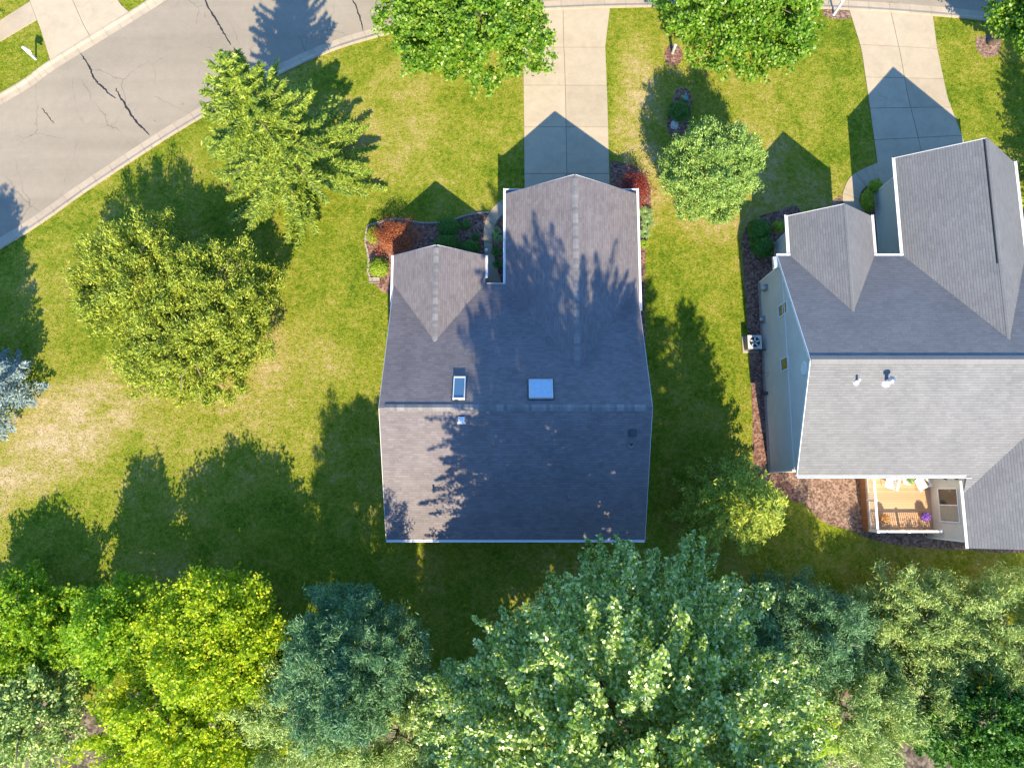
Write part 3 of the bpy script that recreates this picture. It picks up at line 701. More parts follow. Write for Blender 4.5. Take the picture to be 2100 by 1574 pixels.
    for i in range(4): d.box(1.25, 6.15, y + .05, y + .065, .1 + i * .55, .55 + i * .55)
    d.build('garage_door', 'white', h)
    window(h, (lxr, ly - .3, 1.5), 1.7, 1.3, '+y'); d = MB(); d.box(-1.45, -.55, wy1 + .004, wy1 + .05, .1, 2.2); do = d.build('door', 'red', h)
    k = MB(); k.blob((-.65, wy1 + .09, 1.1), (.04, .04, .04), 1); k.build('handle', 'grey', do)
    for x in (-4.5, 4.6): window(h, (x, wy0, 1.6), 1.5, 1.3, '-y')
    d = MB(); d.box(-1.2, 1.2, wy0 - .05, wy0 - .004, .1, 2.3); d.build('patio_door', 'glass', h)
    for y in (0.5, 7.5): window(h, (wx0, y, 1.6), 1.0, 1.2, '-x'); window(h, (wx1, y, 1.6), 1.0, 1.2, '+x')
brown_house()

def grey_house():
    X0, X1 = 15.95, 41.0; YE, YR, YB = 14.03, 7.03, 0.96; ZE, ZR, ZB = 4.0, 7.7, 4.95; sl_ = (ZR - ZE) / (YE - YR); s2 = (ZR - ZB) / (YR - YB)
    h = thing('house', 'cream sided house with pale grey shingled roof and wooden deck behind', 'house', (27, 7, 0))
    r = MB()
    roofplane(r, [(X0, YE, ZE), (X1, YE, ZE), (X1, YR, ZR), (X0, YR, ZR)], (1, 0, 0))
    wx_ = 25.45; wz = 4.5; yw = YB - (ZB - wz) / s2          # back wing: eave on its west side
    wr = 31.5; pw = .5; wzr = wz + (wr - wx_) * pw; yv2 = lambda z: YB + (z - ZB) / s2
    roofplane(r, [(X0, YB, ZB), (wx_, YB, ZB), (wx_, yw, wz), (wr, yv2(wzr), wzr), (wr + (wzr - wz) / pw, yw, wz), (X1, yw, wz), (X1, YR, ZR), (X0, YR, ZR)], (1, 0, 0))
    yb = -3.05
    roofplane(r, [(wx_, yb, wz), (wx_, yw, wz), (wr, yv2(wzr), wzr), (wr, yb, wzr)], (0, 1, 0))
    roofplane(r, [(2 * wr - wx_, yb, wz), (2 * wr - wx_, yw, wz), (wr, yv2(wzr), wzr), (wr, yb, wzr)], (0, 1, 0))
    yv = lambda z: YE - (z - ZE) / sl_
    gx0, gx1, gxr, gy, gz, ge = 23.52, 30.8, 27.15, 20.0, 7.05, 4.0
    roofplane(r, [(gx0, gy + .3, ge), (gx0, YE - .02, ge), (gxr, yv(gz) - .1, gz), (gxr, gy, gz)], (0, 1, 0))
    roofplane(r, [(gx1, gy, ge), (gx1, YE - .02, ge), (gxr, yv(gz) - .1, gz), (gxr, gy, gz)], (0, 1, 0))
    lx0, lx1, lxr, ly, lz, le = 16.72, 21.78, 19.22, 16.45, 6.1, 3.98
    roofplane(r, [(lx0, ly + .12, le), (lx0, YE - .02, le), (lxr, yv(lz) - .1, lz), (lxr, ly, lz)], (0, 1, 0))
    roofplane(r, [(lx1, ly + .12, le), (lx1, YE - .02, le), (lxr, yv(lz) - .1, lz), (lxr, ly, lz)], (0, 1, 0))
    ro = r.build('roof', 'roof_b', h)
    c = MB(); ridgecap(c, (X0 + .02, YR, ZR), (X1 - .2, YR, ZR), (0, 1, -sl_), (0, -1, -s2), .26, .05)
    ps = (gz - ge) / (gxr - gx0); ridgecap(c, (gxr, gy - .02, gz), (gxr, yv(gz), gz), (-1, 0, -ps), (1, 0, -ps), .13, .03)
    ps = (lz - le) / (lxr - lx0); ridgecap(c, (lxr, ly - .02, lz), (lxr, yv(lz), lz), (-1, 0, -ps), (1, 0, -ps), .12, .03)
    c.build('ridge_cap', 'cap_b', ro)
    c = MB(); c.bar((gxr - .15, gy - .05, gz - .12), (gxr - .15, 12.6, gz - .12), .035, .11); c.build('ridge_shadow_line', 'black', ro)  # thin black bar drawn as the shadow line beside the ridge cap
    w_ = MB(); W0 = 16.15; wy0, wy1 = 1.28, 13.55
    wallbox(w_, W0, X1 - .4, wy0, wy1, ZE - .15)
    gable5(w_, wy0, wy1, ZB + .32 * s2 - .17, ZE + .48 * sl_ - .17, ZE - .16, YR, ZR - .18, W0 + .12)
    w_.box(W0 + .12, X1 - .4, wy0, wy0 + .12, ZE - .16, ZB - .1)
    wallbox(w_, gx0 + .62, gx1 - .4, wy1 - .1, gy - .3, ge - .17); gable(w_, gx0 + .62, gx1 - .4, gxr, gy - .3, ge - .17, gz - .5)
    wallbox(w_, lx0 + .55, lx1 - .4, wy1 - .1, ly - .25, le - .17); gable(w_, lx0 + .55, lx1 - .4, lxr, ly - .25, le - .17, lz - .55)
    wallbox(w_, wx_ + .3, 2 * wr - wx_ - .3, yb + .3, wy0 + .1, wz - .17); gable(w_, wx_ + .3, 2 * wr - wx_ - .3, wr, yb + .42, wz - .17, wzr - .35)
    w_.build('wall', 'siding_b', h)
    # corner boards and belt trim on the west wall
    def one(name, mat, f): q = MB(); f(q); return q.build(name, mat, h)
    one('belt_trim', 'white', lambda q: q.box(W0 - .025, W0 - .002, wy0, wy1, 4.02, 4.14))
    for c_ in ((W0 - .03, W0 + .06, wy0 - .06, wy0 + .06, 0, 3.9), (W0 - .03, W0 + .06, wy1 - .06, wy1 + .06, 0, 3.9), (gx0 + .59, gx0 + .70, gy - .36, gy - .27, 0, 3.7),
               (lx0 + .52, lx0 + .64, ly - .31, ly - .22, 0, 3.7), (wx_ + .27, wx_ + .36, yb + .27, yb + .36, 0, 4.2)):
        one('corner_trim', 'white', lambda q: q.box(*c_))
    q = MB(); q.box(W0 - .06, W0 + .0, wy0, wy1, -.05, .32); q.build('foundation', 'stone', h)
    gutter(h, (gx0, YE, ge - .02), (gx0, gy + .32, ge - .02), (-1, 0, 0), w_=.2); gutter(h, (gx1, YE, ge - .02), (gx1, gy + .1, ge - .02), (1, 0, 0), w_=.17)
    gutter(h, (lx0, YE, le - .02), (lx0, ly + .2, le - .02), (-1, 0, 0), w_=.2); gutter(h, (lx1, YE, le - .02), (lx1, ly + .2, le - .02), (1, 0, 0), w_=.15)
    gutter(h, (lx1, YE, ZE - .02), (gx0, YE, ZE - .02), (0, 1, 0), w_=.15); gutter(h, (X0 - .05, YE, ZE - .02), (lx0, YE, ZE - .02), (0, 1, 0), w_=.16)
    gutter(h, (X0, YB, ZB - .02), (wx_ + .25, YB, ZB - .02), (0, -1, 0), w_=.16); gutter(h, (wx_, yb - .02, wz - .02), (wx_, yw + .7, wz + .0), (-1, 0, 0), w_=.17)
    for y, z in ((YE, ZE), (YB, ZB)): one('rake_board', 'white', lambda q: q.bar((X0 - .012, YR, ZR - .09), (X0 - .012, y, z - .09), .03, .17))
    one('rake_board', 'white', lambda q: q.bar((lxr, ly + .012, lz - .09), (lx0, ly + .13, le - .09), .03, .17))
    one('rake_board', 'white', lambda q: q.bar((gxr, gy + .012, gz - .09), (gx0, gy + .31, ge - .09), .03, .17))
    b = MB(); b.hexa([(X0 - .28, YE - .02, 3.80), (X0 + .18, YE - .02, 3.80), (X0 + .18, YE - .75, 3.80), (X0 - .28, YE - .75, 3.80)],
                     [(X0 - .28, YE - .02, 3.98), (X0 + .0, YE - .02, 3.98), (X0 + .0, YE - .75, 4.2), (X0 - .28, YE - .75, 4.1)]); b.build('eave_return', 'siding_b', h)
    def onwall(u, v): y, z = PX(u, v, W0); return (W0, y, z)
    window(h, onwall(1606, 634), .75, 1.35, '-x'); window(h, onwall(1610, 746), .8, 1.15, '-x', bars=0)
    y, z = PX(1649, 755, W0); b = MB(); b.tube([(W0 - .04, y, z), (W0 + .02, y, z)], [.36, .40], 24); v_ = b.build('gable_vent', 'white', h)
    y, z = PX(1574, 806, W0); b = MB(); b.box(W0 - .18, W0, y - .1, y + .1, z - .1, z + .1); b.box(W0 - .26, W0 - .1, y - .14, y + .14, z - .16, z - .1); b.build('wall_lamp', 'darkgrey', h)
    for u, v in ((1572, 590), (1567, 655)):
        y, z = PX(u, v, W0); b = MB(); b.box(W0 - .16, W0 - .002, y - .18, y + .18, z - .28, z + .25); o = b.build('utility_meter', 'grey', h)
        b = MB(); b.tube([(W0 - .16, y, z + .05), (W0 - .28, y, z + .05)], [.1, .09], 14); b.build('meter_dial', 'offwhite', o)
        b = MB(); b.tube([(W0 - .05, y + .1, z - .25), (W0 - .05, y + .1, .05)], [.025, .025], 6); b.build('conduit', 'grey', o)
    y, z = PX(1574, 763, W0); b = MB(); b.box(W0 - .05, W0 - .002, y - .03, y + .03, z - .25, z + .2); b.box(W0 - .05, W0 - .002, y - .22, y - .15, z - .25, z + .2); b.build('wall_vent', 'offwhite', h)
    y, z = PX(1571, 717, W0); b = MB(); b.tube([(W0, y, .7), (W0 - .35, y, .6), (W0 - .5, y + .03, .5)], [.05, .05, .05], 8); b.build('refrigerant_pipe', 'darkgrey', h)
    zb = lambda y: ZB + (y - YB) * s2
    for u, v, big in ((1757, 781, 0), (1818, 782, 1)):
        x, y, _ = P(u, v, 7); x, y, _ = P(u, v, zb(y)); z = zb(y)
        b = MB(); b.tube([(x, y, z - .1), (x, y, z + (.55 if big else .38))], [.1 if big else .06] * 2, 14)
        o = b.build('flue_pipe' if big else 'vent_pipe', 'white', h)
        b = MB(); b.lathe((x, y - .05, z - .1), [(.26 if big else .18, 0), (.22 if big else .15, .07), (.10, .18)], 16); b.build('flashing', 'white', o)
        if big: b = MB(); b.lathe((x, y, z + .55), [(.19, 0), (.2, .06), (.04, .16)], 16); b.build('flue_cap', 'grey', o)
    # west wall of the back wing, windows over the deck
    Wx = wx_ + .3
    fr = MB(); y0, z0 = PX(1942, 1035, Wx)
    a0 = PX(1941, 1000, Wx)[0]; a1 = PX(1941, 1070, Wx)[0]
    window(h, (Wx, (a0 + a1) / 2, 2.55), abs(a0 - a1), 1.9, '-x', bars=0)
    b = MB(); ym = (a0 + a1) / 2; b.box(Wx - .06, Wx - .055 + .05, ym - .03, ym + .03, 1.7, 3.4); b.build('mullion', 'white', h)
    b = MB(); b.box(Wx - .045, Wx - .025, a1 + .1, ym - .04, 1.68, 3.4); b.build('window_screen', 'screen', h)
    for u in (1940, 1963): y_ = -0.0; b = MB(); yy = PX(u, 981, Wx); b.box(Wx - .1, Wx, yy[0] - .05, yy[0] + .05, yy[1] - .1, yy[1] + .08); b.build('wall_lamp', 'black', h)
    # front openings
    d = MB(); d.box(24.9, 29.6, gy - .296, gy - .25, .05, 2.3)
    for i in range(4): d.box(24.95, 29.55, gy - .25, gy - .235, .1 + i * .56, .58 + i * .56)
    d.build('garage_door', 'white', h); window(h, (lxr, ly - .25, 1.7), 1.6, 1.4, '+y')
    d = MB(); d.box(22.2, 23.1, wy1 + .004, wy1 + .05, .15, 2.25); do = d.build('door', 'darkgrey', h); k = MB(); k.blob((22.3, wy1 + .09, 1.15), (.04, .04, .04), 1); k.build('handle', 'grey', do)
    return Wx, wy0
WINGX, BACKY = grey_house()

# ------------------------------------------------------------------ deck and what stands on it
DZ = 0.75
def deck():
    x0 = P(1778, 1040, DZ)[0]; x1 = WINGX - .01; y0 = P(1850, 1090, DZ)[1]; y1 = BACKY - .02
    d = thing('deck', 'cedar deck with white railing behind the cream house', 'deck', ((x0 + x1) / 2, (y0 + y1) / 2, 0))
    m = MB(); m.box(x0, x1, y0, y1, DZ - .12, DZ); m.build('floor', 'deck', d)
    m = MB(); m.box(x0 - .02, x0 + .04, y0, y1, 0, DZ - .02); m.box(x0 + .04, x1, y0 - .02, y0 + .04, 0, DZ - .125); m.build('skirt', 'deckside', d)
    top = DZ + .95; px = x0 + .07; py = y0 + .07; xe = P(1955, 1085, top)[0]
    posts = [(px, py), (px, (y0 + y1) / 2 + .1), (px, y1 - .1), ((px + x1) / 2 - .1, py), (x1 - .06, py)]
    for x, y in posts:
        m = MB(); m.box(x - .06, x + .06, y - .06, y + .06, DZ, top + .05); p = m.build('post', 'white_v', d)
        m = MB(); m.box(x - .085, x + .085, y - .085, y + .085, top + .05, top + .08); m.hexa([(x - .07, y - .07, top + .08), (x + .07, y - .07, top + .08), (x + .07, y + .07, top + .08), (x - .07, y + .07, top + .08)], [(x - .01, y - .01, top + .13), (x + .01, y - .01, top + .13), (x + .01, y + .01, top + .13), (x - .01, y + .01, top + .13)]); m.build('post_cap', 'white_v', p)
    def rail(a, b, z, w_): m = MB(); m.bar((*a, z), (*b, z), w_, .06); m.build('rail', 'white_v', d)
    for a, b in (((px, py + .06), (px, y1)), ((px + .06, py), (x1, py))):
        rail(a, b, top, .14); rail(a, b, DZ + .12, .06)
    m = MB(); m.box(-.018, .018, -.018, .018, DZ + .15, top - .03); proto = m.build('baluster', 'white_v', None)
    spots = []
    n = int((x1 - px) / .125)
    for i in range(1, n): spots.append((px + i * (x1 - px) / n, py))
    n2 = int((y1 - py) / .125)
    for i in range(1, n2): spots.append((px, py + i * (y1 - py) / n2))
    for i, (x, y) in enumerate(spots):
        o = proto if i == 0 else proto.copy()
        if i: COL.objects.link(o)
        o.parent = d; o.location = (x - d.location.x, y - d.location.y, 0)
    return x0, x1, y0, y1
DX0, DX1, DY0, DY1 = deck()

def adirondack(x, y, rz, label):
    t = thing('patio_chair', label, 'chair', (x, y, DZ), 'white patio chairs on the deck'); R = Matrix.Rotation(rz, 3, 'Z')
    def bx(name, parts):
        m = MB()
        for a, b, w_, hh in parts:
            A = R @ Vector(a); B = R @ Vector(b); m.bar((x + A.x, y + A.y, DZ + A.z), (x + B.x, y + B.y, DZ + B.z), w_, hh)
        return m.build(name, 'white_v', t)
    bx('seat', [((-.28, .30 - i * .095, .38 - i * .028), (.28, .30 - i * .095, .38 - i * .028), .08, .02) for i in range(6)])
    bx('backrest', [((-.24 + i * .12, -.22, .25), (-.30 + i * .15, -.55, 1.0 - abs(i - 2) * .05), .095, .02) for i in range(5)])
    for s in (-1, 1):
        bx('armrest', [((s * .36, .36, .56), (s * .36, -.40, .56), .13, .025)])
        bx('leg', [((s * .32, .32, 0), (s * .32, .32, .55), .07, .03)]); bx('leg', [((s * .31, -.5, 0), (s * .32, -.05, .5), .07, .03)])
    return t
cx, cy, _ = P(1830, 990, DZ + .5); adirondack(cx, cy, math.radians(160), 'white slatted patio chair on the deck, left of the small table')
cx2, cy2, _ = P(1893, 991, DZ + .5); adirondack(cx2, cy2, math.radians(205), 'white slatted patio chair on the deck, nearer the wing wall')
tx, ty, _ = P(1862, 984, DZ + .5)
t = thing('side_table', 'small round white table between the two patio chairs', 'table', (tx, ty, DZ))
m = MB(); m.tube([(tx, ty, DZ + .46), (tx, ty, DZ + .5)], [.3, .3], 24); m.build('tabletop', 'white_v', t)
for i in range(3):
    a = i * 2.094; m = MB(); m.bar((tx + .22 * math.cos(a), ty + .22 * math.sin(a), DZ), (tx + .12 * math.cos(a), ty + .12 * math.sin(a), DZ + .46), .04, .04); m.build('leg', 'white_v', t)

def puff(name, c, r, n, L, W, mat, parent, seed, up=0.5, shell=0.55, origin=None, lump=0.0):
    """foliage: small leaf faces through an ellipsoid, thicker towards its skin"""
    g = np.random.default_rng(seed); d = g.normal(size=(n, 3)); d /= np.linalg.norm(d, axis=1, keepdims=True)
    d[:, 2] = np.where(d[:, 2] < -.35, -d[:, 2], d[:, 2])
    rad = shell + (1 - shell) * g.random((n, 1)) ** .5
    if lump:
        ph = np.sin(d[:, :1] * 7 + seed) * np.cos(d[:, 1:2] * 6 + seed * 2) + np.sin(d[:, 2:] * 8)
        rad = rad * (1 + lump * ph * .5)
    pos = np.array(c) + d * rad * np.array(r); nrm = d + np.array([0, 0, up]) + g.normal(size=(n, 3)) * .45
    ax = np.cross(nrm, g.normal(size=(n, 3)))
    return leafmesh(name, pos, ax, nrm, L * g.uniform(.7, 1.3, n), W * g.uniform(.7, 1.3, n), mat, parent, origin or (c[0], c[1], c[2]))
def pot(x, y, z0, label, flow, leafm, seed):
    t = thing('flower_pot', label, 'potted plant', (x, y, z0))
    m = MB(); m.lathe((x, y, z0), [(.13, 0), (.17, .15), (.20, .28), (.22, .28), (.22, .32), (.17, .31)], 18); m.build('pot', 'terra', t, smooth=False)
    puff('foliage', (x, y, z0 + .42), (.27, .27, .2), 380, .10, .06, leafm, t, seed)
    puff('flowers', (x, y, z0 + .47), (.30, .30, .22), 420, .07, .06, flow, t, seed + 1)
x, y, _ = P(1815, 1063, DZ + .5); pot(x, y, DZ, 'pot of orange and green flowers near the deck railing corner', 'flower', 'hosta', 5)
x, y, _ = P(1899, 1059, DZ + .5); pot(x, y, DZ, 'pot of purple flowers by the middle of the deck railing', 'purple', 'green', 9)
t = thing('potted_plant', 'green potted plant on the small white deck table', 'potted plant', (tx, ty, DZ + .5))
m = MB(); m.lathe((tx, ty, DZ + .5), [(.08, 0), (.12, .16), (.13, .18)], 14); m.build('pot', 'offwhite', t)
puff('foliage', (tx, ty, DZ + .8), (.24, .24, .18), 300, .14, .05, 'hosta', t, 31)

# ------------------------------------------------------------------ small yard things
def aircon():
    x, y, _ = P(1543, 704, .4); t = thing('air_conditioner', 'grey air conditioner unit beside the cream house wall', 'air conditioner', (x, y, 0))
    m = MB(); m.box(x - .55, x + .5, y - .55, y + .55, 0, .1); m.build('pad', 'concrete', t)
    m = MB(); m.box(x - .42, x + .42, y - .42, y + .42, .1, .82)
    for i in range(14):
        o_ = -.38 + i * .0585; m.box(x + o_, x + o_ + .02, y - .435, y - .42, .14, .78); m.box(x - .435, x - .42, y + o_, y + o_ + .02, .14, .78)
    m.build('casing', 'grey', t)
    m = MB(); m.box(x - .44, x + .44, y - .44, y + .44, .825, .85); m.build('lid', 'offwhite', t)
    m = MB(); m.tube([(x, y, .852), (x, y, .868)], [.33, .33], 28); g = m.build('fan_grille', 'black', t)
    m = MB()
    for i in range(5):
        a = i * 1.2566; m.bar((x + .06 * math.cos(a), y + .06 * math.sin(a), .875), (x + .3 * math.cos(a + .3), y + .3 * math.sin(a + .3), .875), .1, .008)
    m.build('fan_blade', 'offwhite', g)
aircon()
def mailbox(u, v, h_, label, mat='white', armdir=(-.2, .5)):
    x, y, _ = P(u, v); t = thing('mailbox', label, 'mailbox', (x, y, 0), 'white mailboxes at the street')
    m = MB(); m.box(x - .06, x + .06, y - .06, y + .06, 0, h_); m.build('post', mat, t)
    ax, ay = armdir; m = MB(); m.bar((x, y, h_ - .12), (x + ax, y + ay, h_ - .12), .09, .09); m.build('arm', mat, t)
    d = Vector((ax, ay, 0)).normalized(); s = Vector((-d.y, d.x, 0)); m = MB()
    c0 = Vector((x, y, h_ + .02)) + d * .05; prof = [(-.1, -.08), (.1, -.08), (.1, .05), (.07, .11), (0, .14), (-.07, .11), (-.1, .05)]
    A = [c0 + s * p + Vector((0, 0, q + .08)) for p, q in prof]; B = [a + d * .5 for a in A]
    m.poly(A); m.poly(B[::-1])
    for i in range(7): j = (i + 1) % 7; m.poly([A[i], A[j], B[j], B[i]])
    b = m.build('box', mat, t); m = MB(); f = c0 + s * .11 + d * .3 + Vector((0, 0, .12)); m.bar(f, f + Vector((0, 0, .14)), .02, .05); m.build('flag', 'terra', b)
mailbox(74, 122, 1.25, 'white mailbox on the far grass corner beside the road', armdir=(.45, -.3))
mailbox(1709, 31, 1.35, 'white mailbox post at the street end of the right driveway', armdir=(.05, .5))
x, y, _ = P(1381, 104, .3); t = thing('utility_pedestal', 'slim pale green utility post in a mulch ring', 'utility box', (x, y, 0))
m = MB(); m.tube([(x, y, 0), (x, y, .9)], [.10, .10], 12); m.build('post', 'rock', t); m = MB(); m.lathe((x, y, .9), [(.12, 0), (.12, .06), (.05, .12)], 12); m.build('cap', 'rock', t)
x, y, _ = P(1382, 259); m = MB(); m.blob((x, y, .16), (.27, .34, .26), 5, 12, 8, .12); tag(m.build('boulder', 'rock', origin=(x, y, 0), smooth=False), 'pale rounded boulder in the shaded mulch bed', 'rock')
x, y, _ = P(1402, 210); t = thing('garden_ornament', 'teal and yellow garden bird ornament above the green shrub', 'ornament', (x, y, 0))
m = MB(); m.tube([(x, y, 0), (x, y, .45)], [.02, .02], 8); m.build('stake', 'darkgrey', t)
m = MB(); m.blob((x, y, .55), (.13, .2, .12), 2, 12, 8, .03); m.blob((x, y + .2, .66), (.08, .09, .08), 2, 10, 6, .02); m.build('body', 'teal', t, smooth=True)
m = MB(); m.hexa([(x - .12, y - .05, .56), (x - .3, y + .1, .60), (x - .28, y + .2, .6), (x - .1, y + .12, .58)], [(x - .12, y - .05, .59), (x - .3, y + .1, .62), (x - .28, y + .2, .62), (x - .1, y + .12, .61)]); m.build('wing', 'yellow', t)
x, y, _ = P(771, 575); t = thing('splash_block', 'pale splash block under the downspout left of the brown house', 'splash block', (x, y, 0))
m = MB(); m.box(x - .45, x + .25, y - .14, y + .14, .02, .06); m.build('base', 'stone', t); m = MB(); m.box(x - .45, x + .25, y - .17, y - .141, .02, .12); m.box(x - .45, x + .25, y + .141, y + .17, .02, .12); m.build('rim', 'stone', t)
x, y, _ = P(998, 517); t = thing('path_light', 'small white path light on the shaded front walk', 'garden light', (x, y, 0.04))
m = MB(); m.tube([(x, y, .04), (x, y, .35)], [.02, .02], 8); m.build('stake', 'darkgrey', t); m = MB(); m.lathe((x, y, .35), [(.03, 0), (.12, .05), (.03, .12)], 14); m.build('lamp_shade', 'white', t)

# ------------------------------------------------------------------ trees and shrubs
def trunk(t, base, h_, r0, mat='bark', lean=(0, 0), limbs=0, seed=0, spread=2.0, start=.25):
    g = random.Random(seed); m = MB(); x, y = base
    top = (x + lean[0], y + lean[1], h_)
    pts = [(x + lean[0] * k + g.uniform(-.05, .05), y + lean[1] * k + g.uniform(-.05, .05), h_ * k) for k in (0, .05, .3, .6, 1)]
    m.tube(pts, [r0 * 1.3, r0, r0 * .75, r0 * .45, .03], 10)
    tr = m.build('trunk', mat, t, origin=(x, y, 0), smooth=True)
    for i in range(limbs):
        k = start + (0.8 - start) * i / max(1, limbs - 1); a = g.uniform(0, 6.28); r = spread * g.uniform(.7, 1.05)
        p0 = Vector((x + lean[0] * k, y + lean[1] * k, h_ * k)); p2 = p0 + Vector((r * math.cos(a), r * math.sin(a), r * g.uniform(.25, .7)))
        p1 = p0.lerp(p2, .5) + Vector((0, 0, .1 * r)); m2 = MB(); m2.tube([p0, p1, p2], [r0 * .4, r0 * .25, .02], 6); m2.build('limb', mat, tr, smooth=True)
    return tr

def conifer(base, h_, R, label, mat, seed, cat='tree', name='spruce_tree', group=None, p=.85, nb=None, droop=.18, rise=.12, card=(.20, .075), tw=.46, dens=1.0, start=.05, up=1.0, fluffy=0.0, lean=(0, 0), vary=(.72, 1.08), twmax=1.0, sharpang=52):
    """whorled branches with side twigs, every twig clothed in small needle sprays"""
    x, y = base; t = thing(name, label, cat, (x, y, 0), group); g = np.random.default_rng(seed)
    trunk(t, base, h_ * .97, .03 * h_ * .6, 'bark_l', seed=seed, lean=lean)
    nb = nb or int(h_ * 26); C = []; A = []; Nn = []; Ls = []; br = MB()
    for i in range(nb):
        q = start + (1 - start - .015) * (i / nb) ** .92; z0 = h_ * q
        prof = (1 - q) ** p if p < 2 else math.sqrt(max(0, 1 - q ** p))
        L = R * prof * g.uniform(*vary) + .18
        az = i * 2.39996 + g.normal() * .25; dx, dy = math.cos(az), math.sin(az)
        tilt = (q ** 2) * .9                                  # top branches point up
        n = max(3, int(L / .14 * dens))
        s = np.linspace(.12, 1, n) + g.normal(size=n) * .01
        bend = g.normal() * .12
        bx = x + lean[0] * q + dx * L * s - dy * L * bend * s ** 2; by = y + lean[1] * q + dy * L * s + dx * L * bend * s ** 2
        bz = z0 + L * (-droop * s + (rise + tilt) * s ** 2)
        if L > .9 and i % 3 == 0:
            br.tube([(bx[0], by[0], bz[0]), (bx[n // 2], by[n // 2], bz[n // 2]), (bx[-1], by[-1], bz[-1])], [.035, .022, .006], 4, False)
        for sg in (-1, 1):
            tl = np.clip(tw * L * (1.02 - s) * 1.1 + .14, .14, twmax) * g.uniform(.65, 1.15, n)
            ta = az + bend * 2 * s + sg * (math.radians(sharpang) + g.normal(size=n) * .18)
            nc = 4 if L > 1 else 3
            for k in range(nc):
                f = (k + g.random(n) * .8) / nc
                px = bx + np.cos(ta) * tl * f; py = by + np.sin(ta) * tl * f; pz = bz - tl * f * .12 + tl * f ** 2 * rise * 1.5
                jit = g.normal(size=(n, 3)) * (.035 + fluffy * .10)
                C.append(np.stack([px, py, pz], 1) + jit)
                aa = ta + sg * g.normal(size=n) * .5
                ax = np.stack([np.cos(aa), np.sin(aa), g.normal(size=n) * .25 + .1 + fluffy * .7], 1)
                if fluffy: ax += g.normal(size=(n, 3)) * fluffy
                A.append(ax); Nn.append(np.stack([g.normal(size=n) * .45, g.normal(size=n) * .45 - .1, np.full(n, up)], 1) + (g.normal(size=(n, 3)) * fluffy))
                Ls.append(g.uniform(.75, 1.25, n))
        ax = np.stack([np.full(n, dx), np.full(n, dy), g.normal(size=n) * .2], 1); C.append(np.stack([bx, by, bz + .02], 1)); A.append(ax)
        Nn.append(np.stack([g.normal(size=n) * .4, g.normal(size=n) * .4, np.full(n, up)], 1)); Ls.append(g.uniform(.9, 1.3, n))
    C = np.concatenate(C); A = np.concatenate(A); Nn = np.concatenate(Nn); Ls = np.concatenate(Ls)
    cr = leafmesh('crown', C, A, Nn, card[0] * Ls, card[1] * Ls, mat, t, (x, y, h_ * .5))
    if br.v: br.build('branches', 'bark_l', cr)
    return t

def broadleaf(base, zc, rad, label, mat, seed, h_=None, name='maple_tree', cat='tree', group=None, clumps=900, per=45, leaf=(.17, .13), shoot=(1.0, .38), off=(0, 0), lumps=9, lump=.32, inner=.35, flat_=.6, upb=.6, droop=0.0, tr=.2, bark='bark', lower=-.45, sharp=14, line_=1.0):
    """lumpy crown: leafy shoots pointing outwards and up, each a loose spindle of leaves round a twig"""
    x, y = base; h_ = h_ or zc + rad[2]; t = thing(name, label, cat, (x, y, 0), group); g = np.random.default_rng(seed)
    trunk(t, base, zc + rad[2] * .6, tr, bark, lean=off, limbs=7, seed=seed, spread=max(rad[0], rad[1]) * .62, start=.3)
    c = np.array([x + off[0], y + off[1], zc])
    ld = g.normal(size=(lumps * 3, 3)); ld /= np.linalg.norm(ld, axis=1, keepdims=True); la = g.uniform(.3, 1, lumps * 3)
    d = g.normal(size=(clumps * 3, 3)); d /= np.linalg.norm(d, axis=1, keepdims=True); d = d[d[:, 2] > lower][:clumps]; K = len(d)
    f = np.max(np.exp(-(1 - d @ ld.T) * sharp) * la, axis=1)       # 0..1 near a lobe
    rr = (1 - lump) + lump * 1.25 * f
    depth = np.where(g.random(K) < inner, g.uniform(.45, .85, K), g.uniform(.86, 1.04, K))
    cc = c + d * (rr * depth)[:, None] * np.array(rad)
    sd = d * np.array([1, 1, .6]) + np.array([0, 0, upb]) + g.normal(size=(K, 3)) * .22; sd /= np.linalg.norm(sd, axis=1, keepdims=True)
    size = g.uniform(.6, 1.3, K)
    s = g.uniform(-.5, .5, (K, per)); w_ = np.sqrt(np.clip(1 - (2 * s) ** 2, .05, 1))
    rnd = g.normal(size=(K, per, 3)) * np.array([1, 1, flat_]) * line_
    pos = cc[:, None, :] + sd[:, None, :] * (s * shoot[0] * size[:, None])[..., None] + rnd * (w_ * shoot[1] * .5 * size[:, None])[..., None]
    pos[..., 2] -= droop * np.abs(s) * shoot[0]
    pos = pos.reshape(-1, 3); n = len(pos)
    nrm = np.repeat(sd, per, 0) * .5 + np.array([0, 0, .8]) + g.normal(size=(n, 3)) * .5
    ax = np.repeat(sd, per, 0) + g.normal(size=(n, 3)) * .9
    leafmesh('crown', pos, ax, nrm, leaf[0] * g.uniform(.7, 1.35, n), leaf[1] * g.uniform(.7, 1.35, n), mat, t, tuple(c), fold=.12)
    return t

B = lambda u, v: P(u, v)[:2]
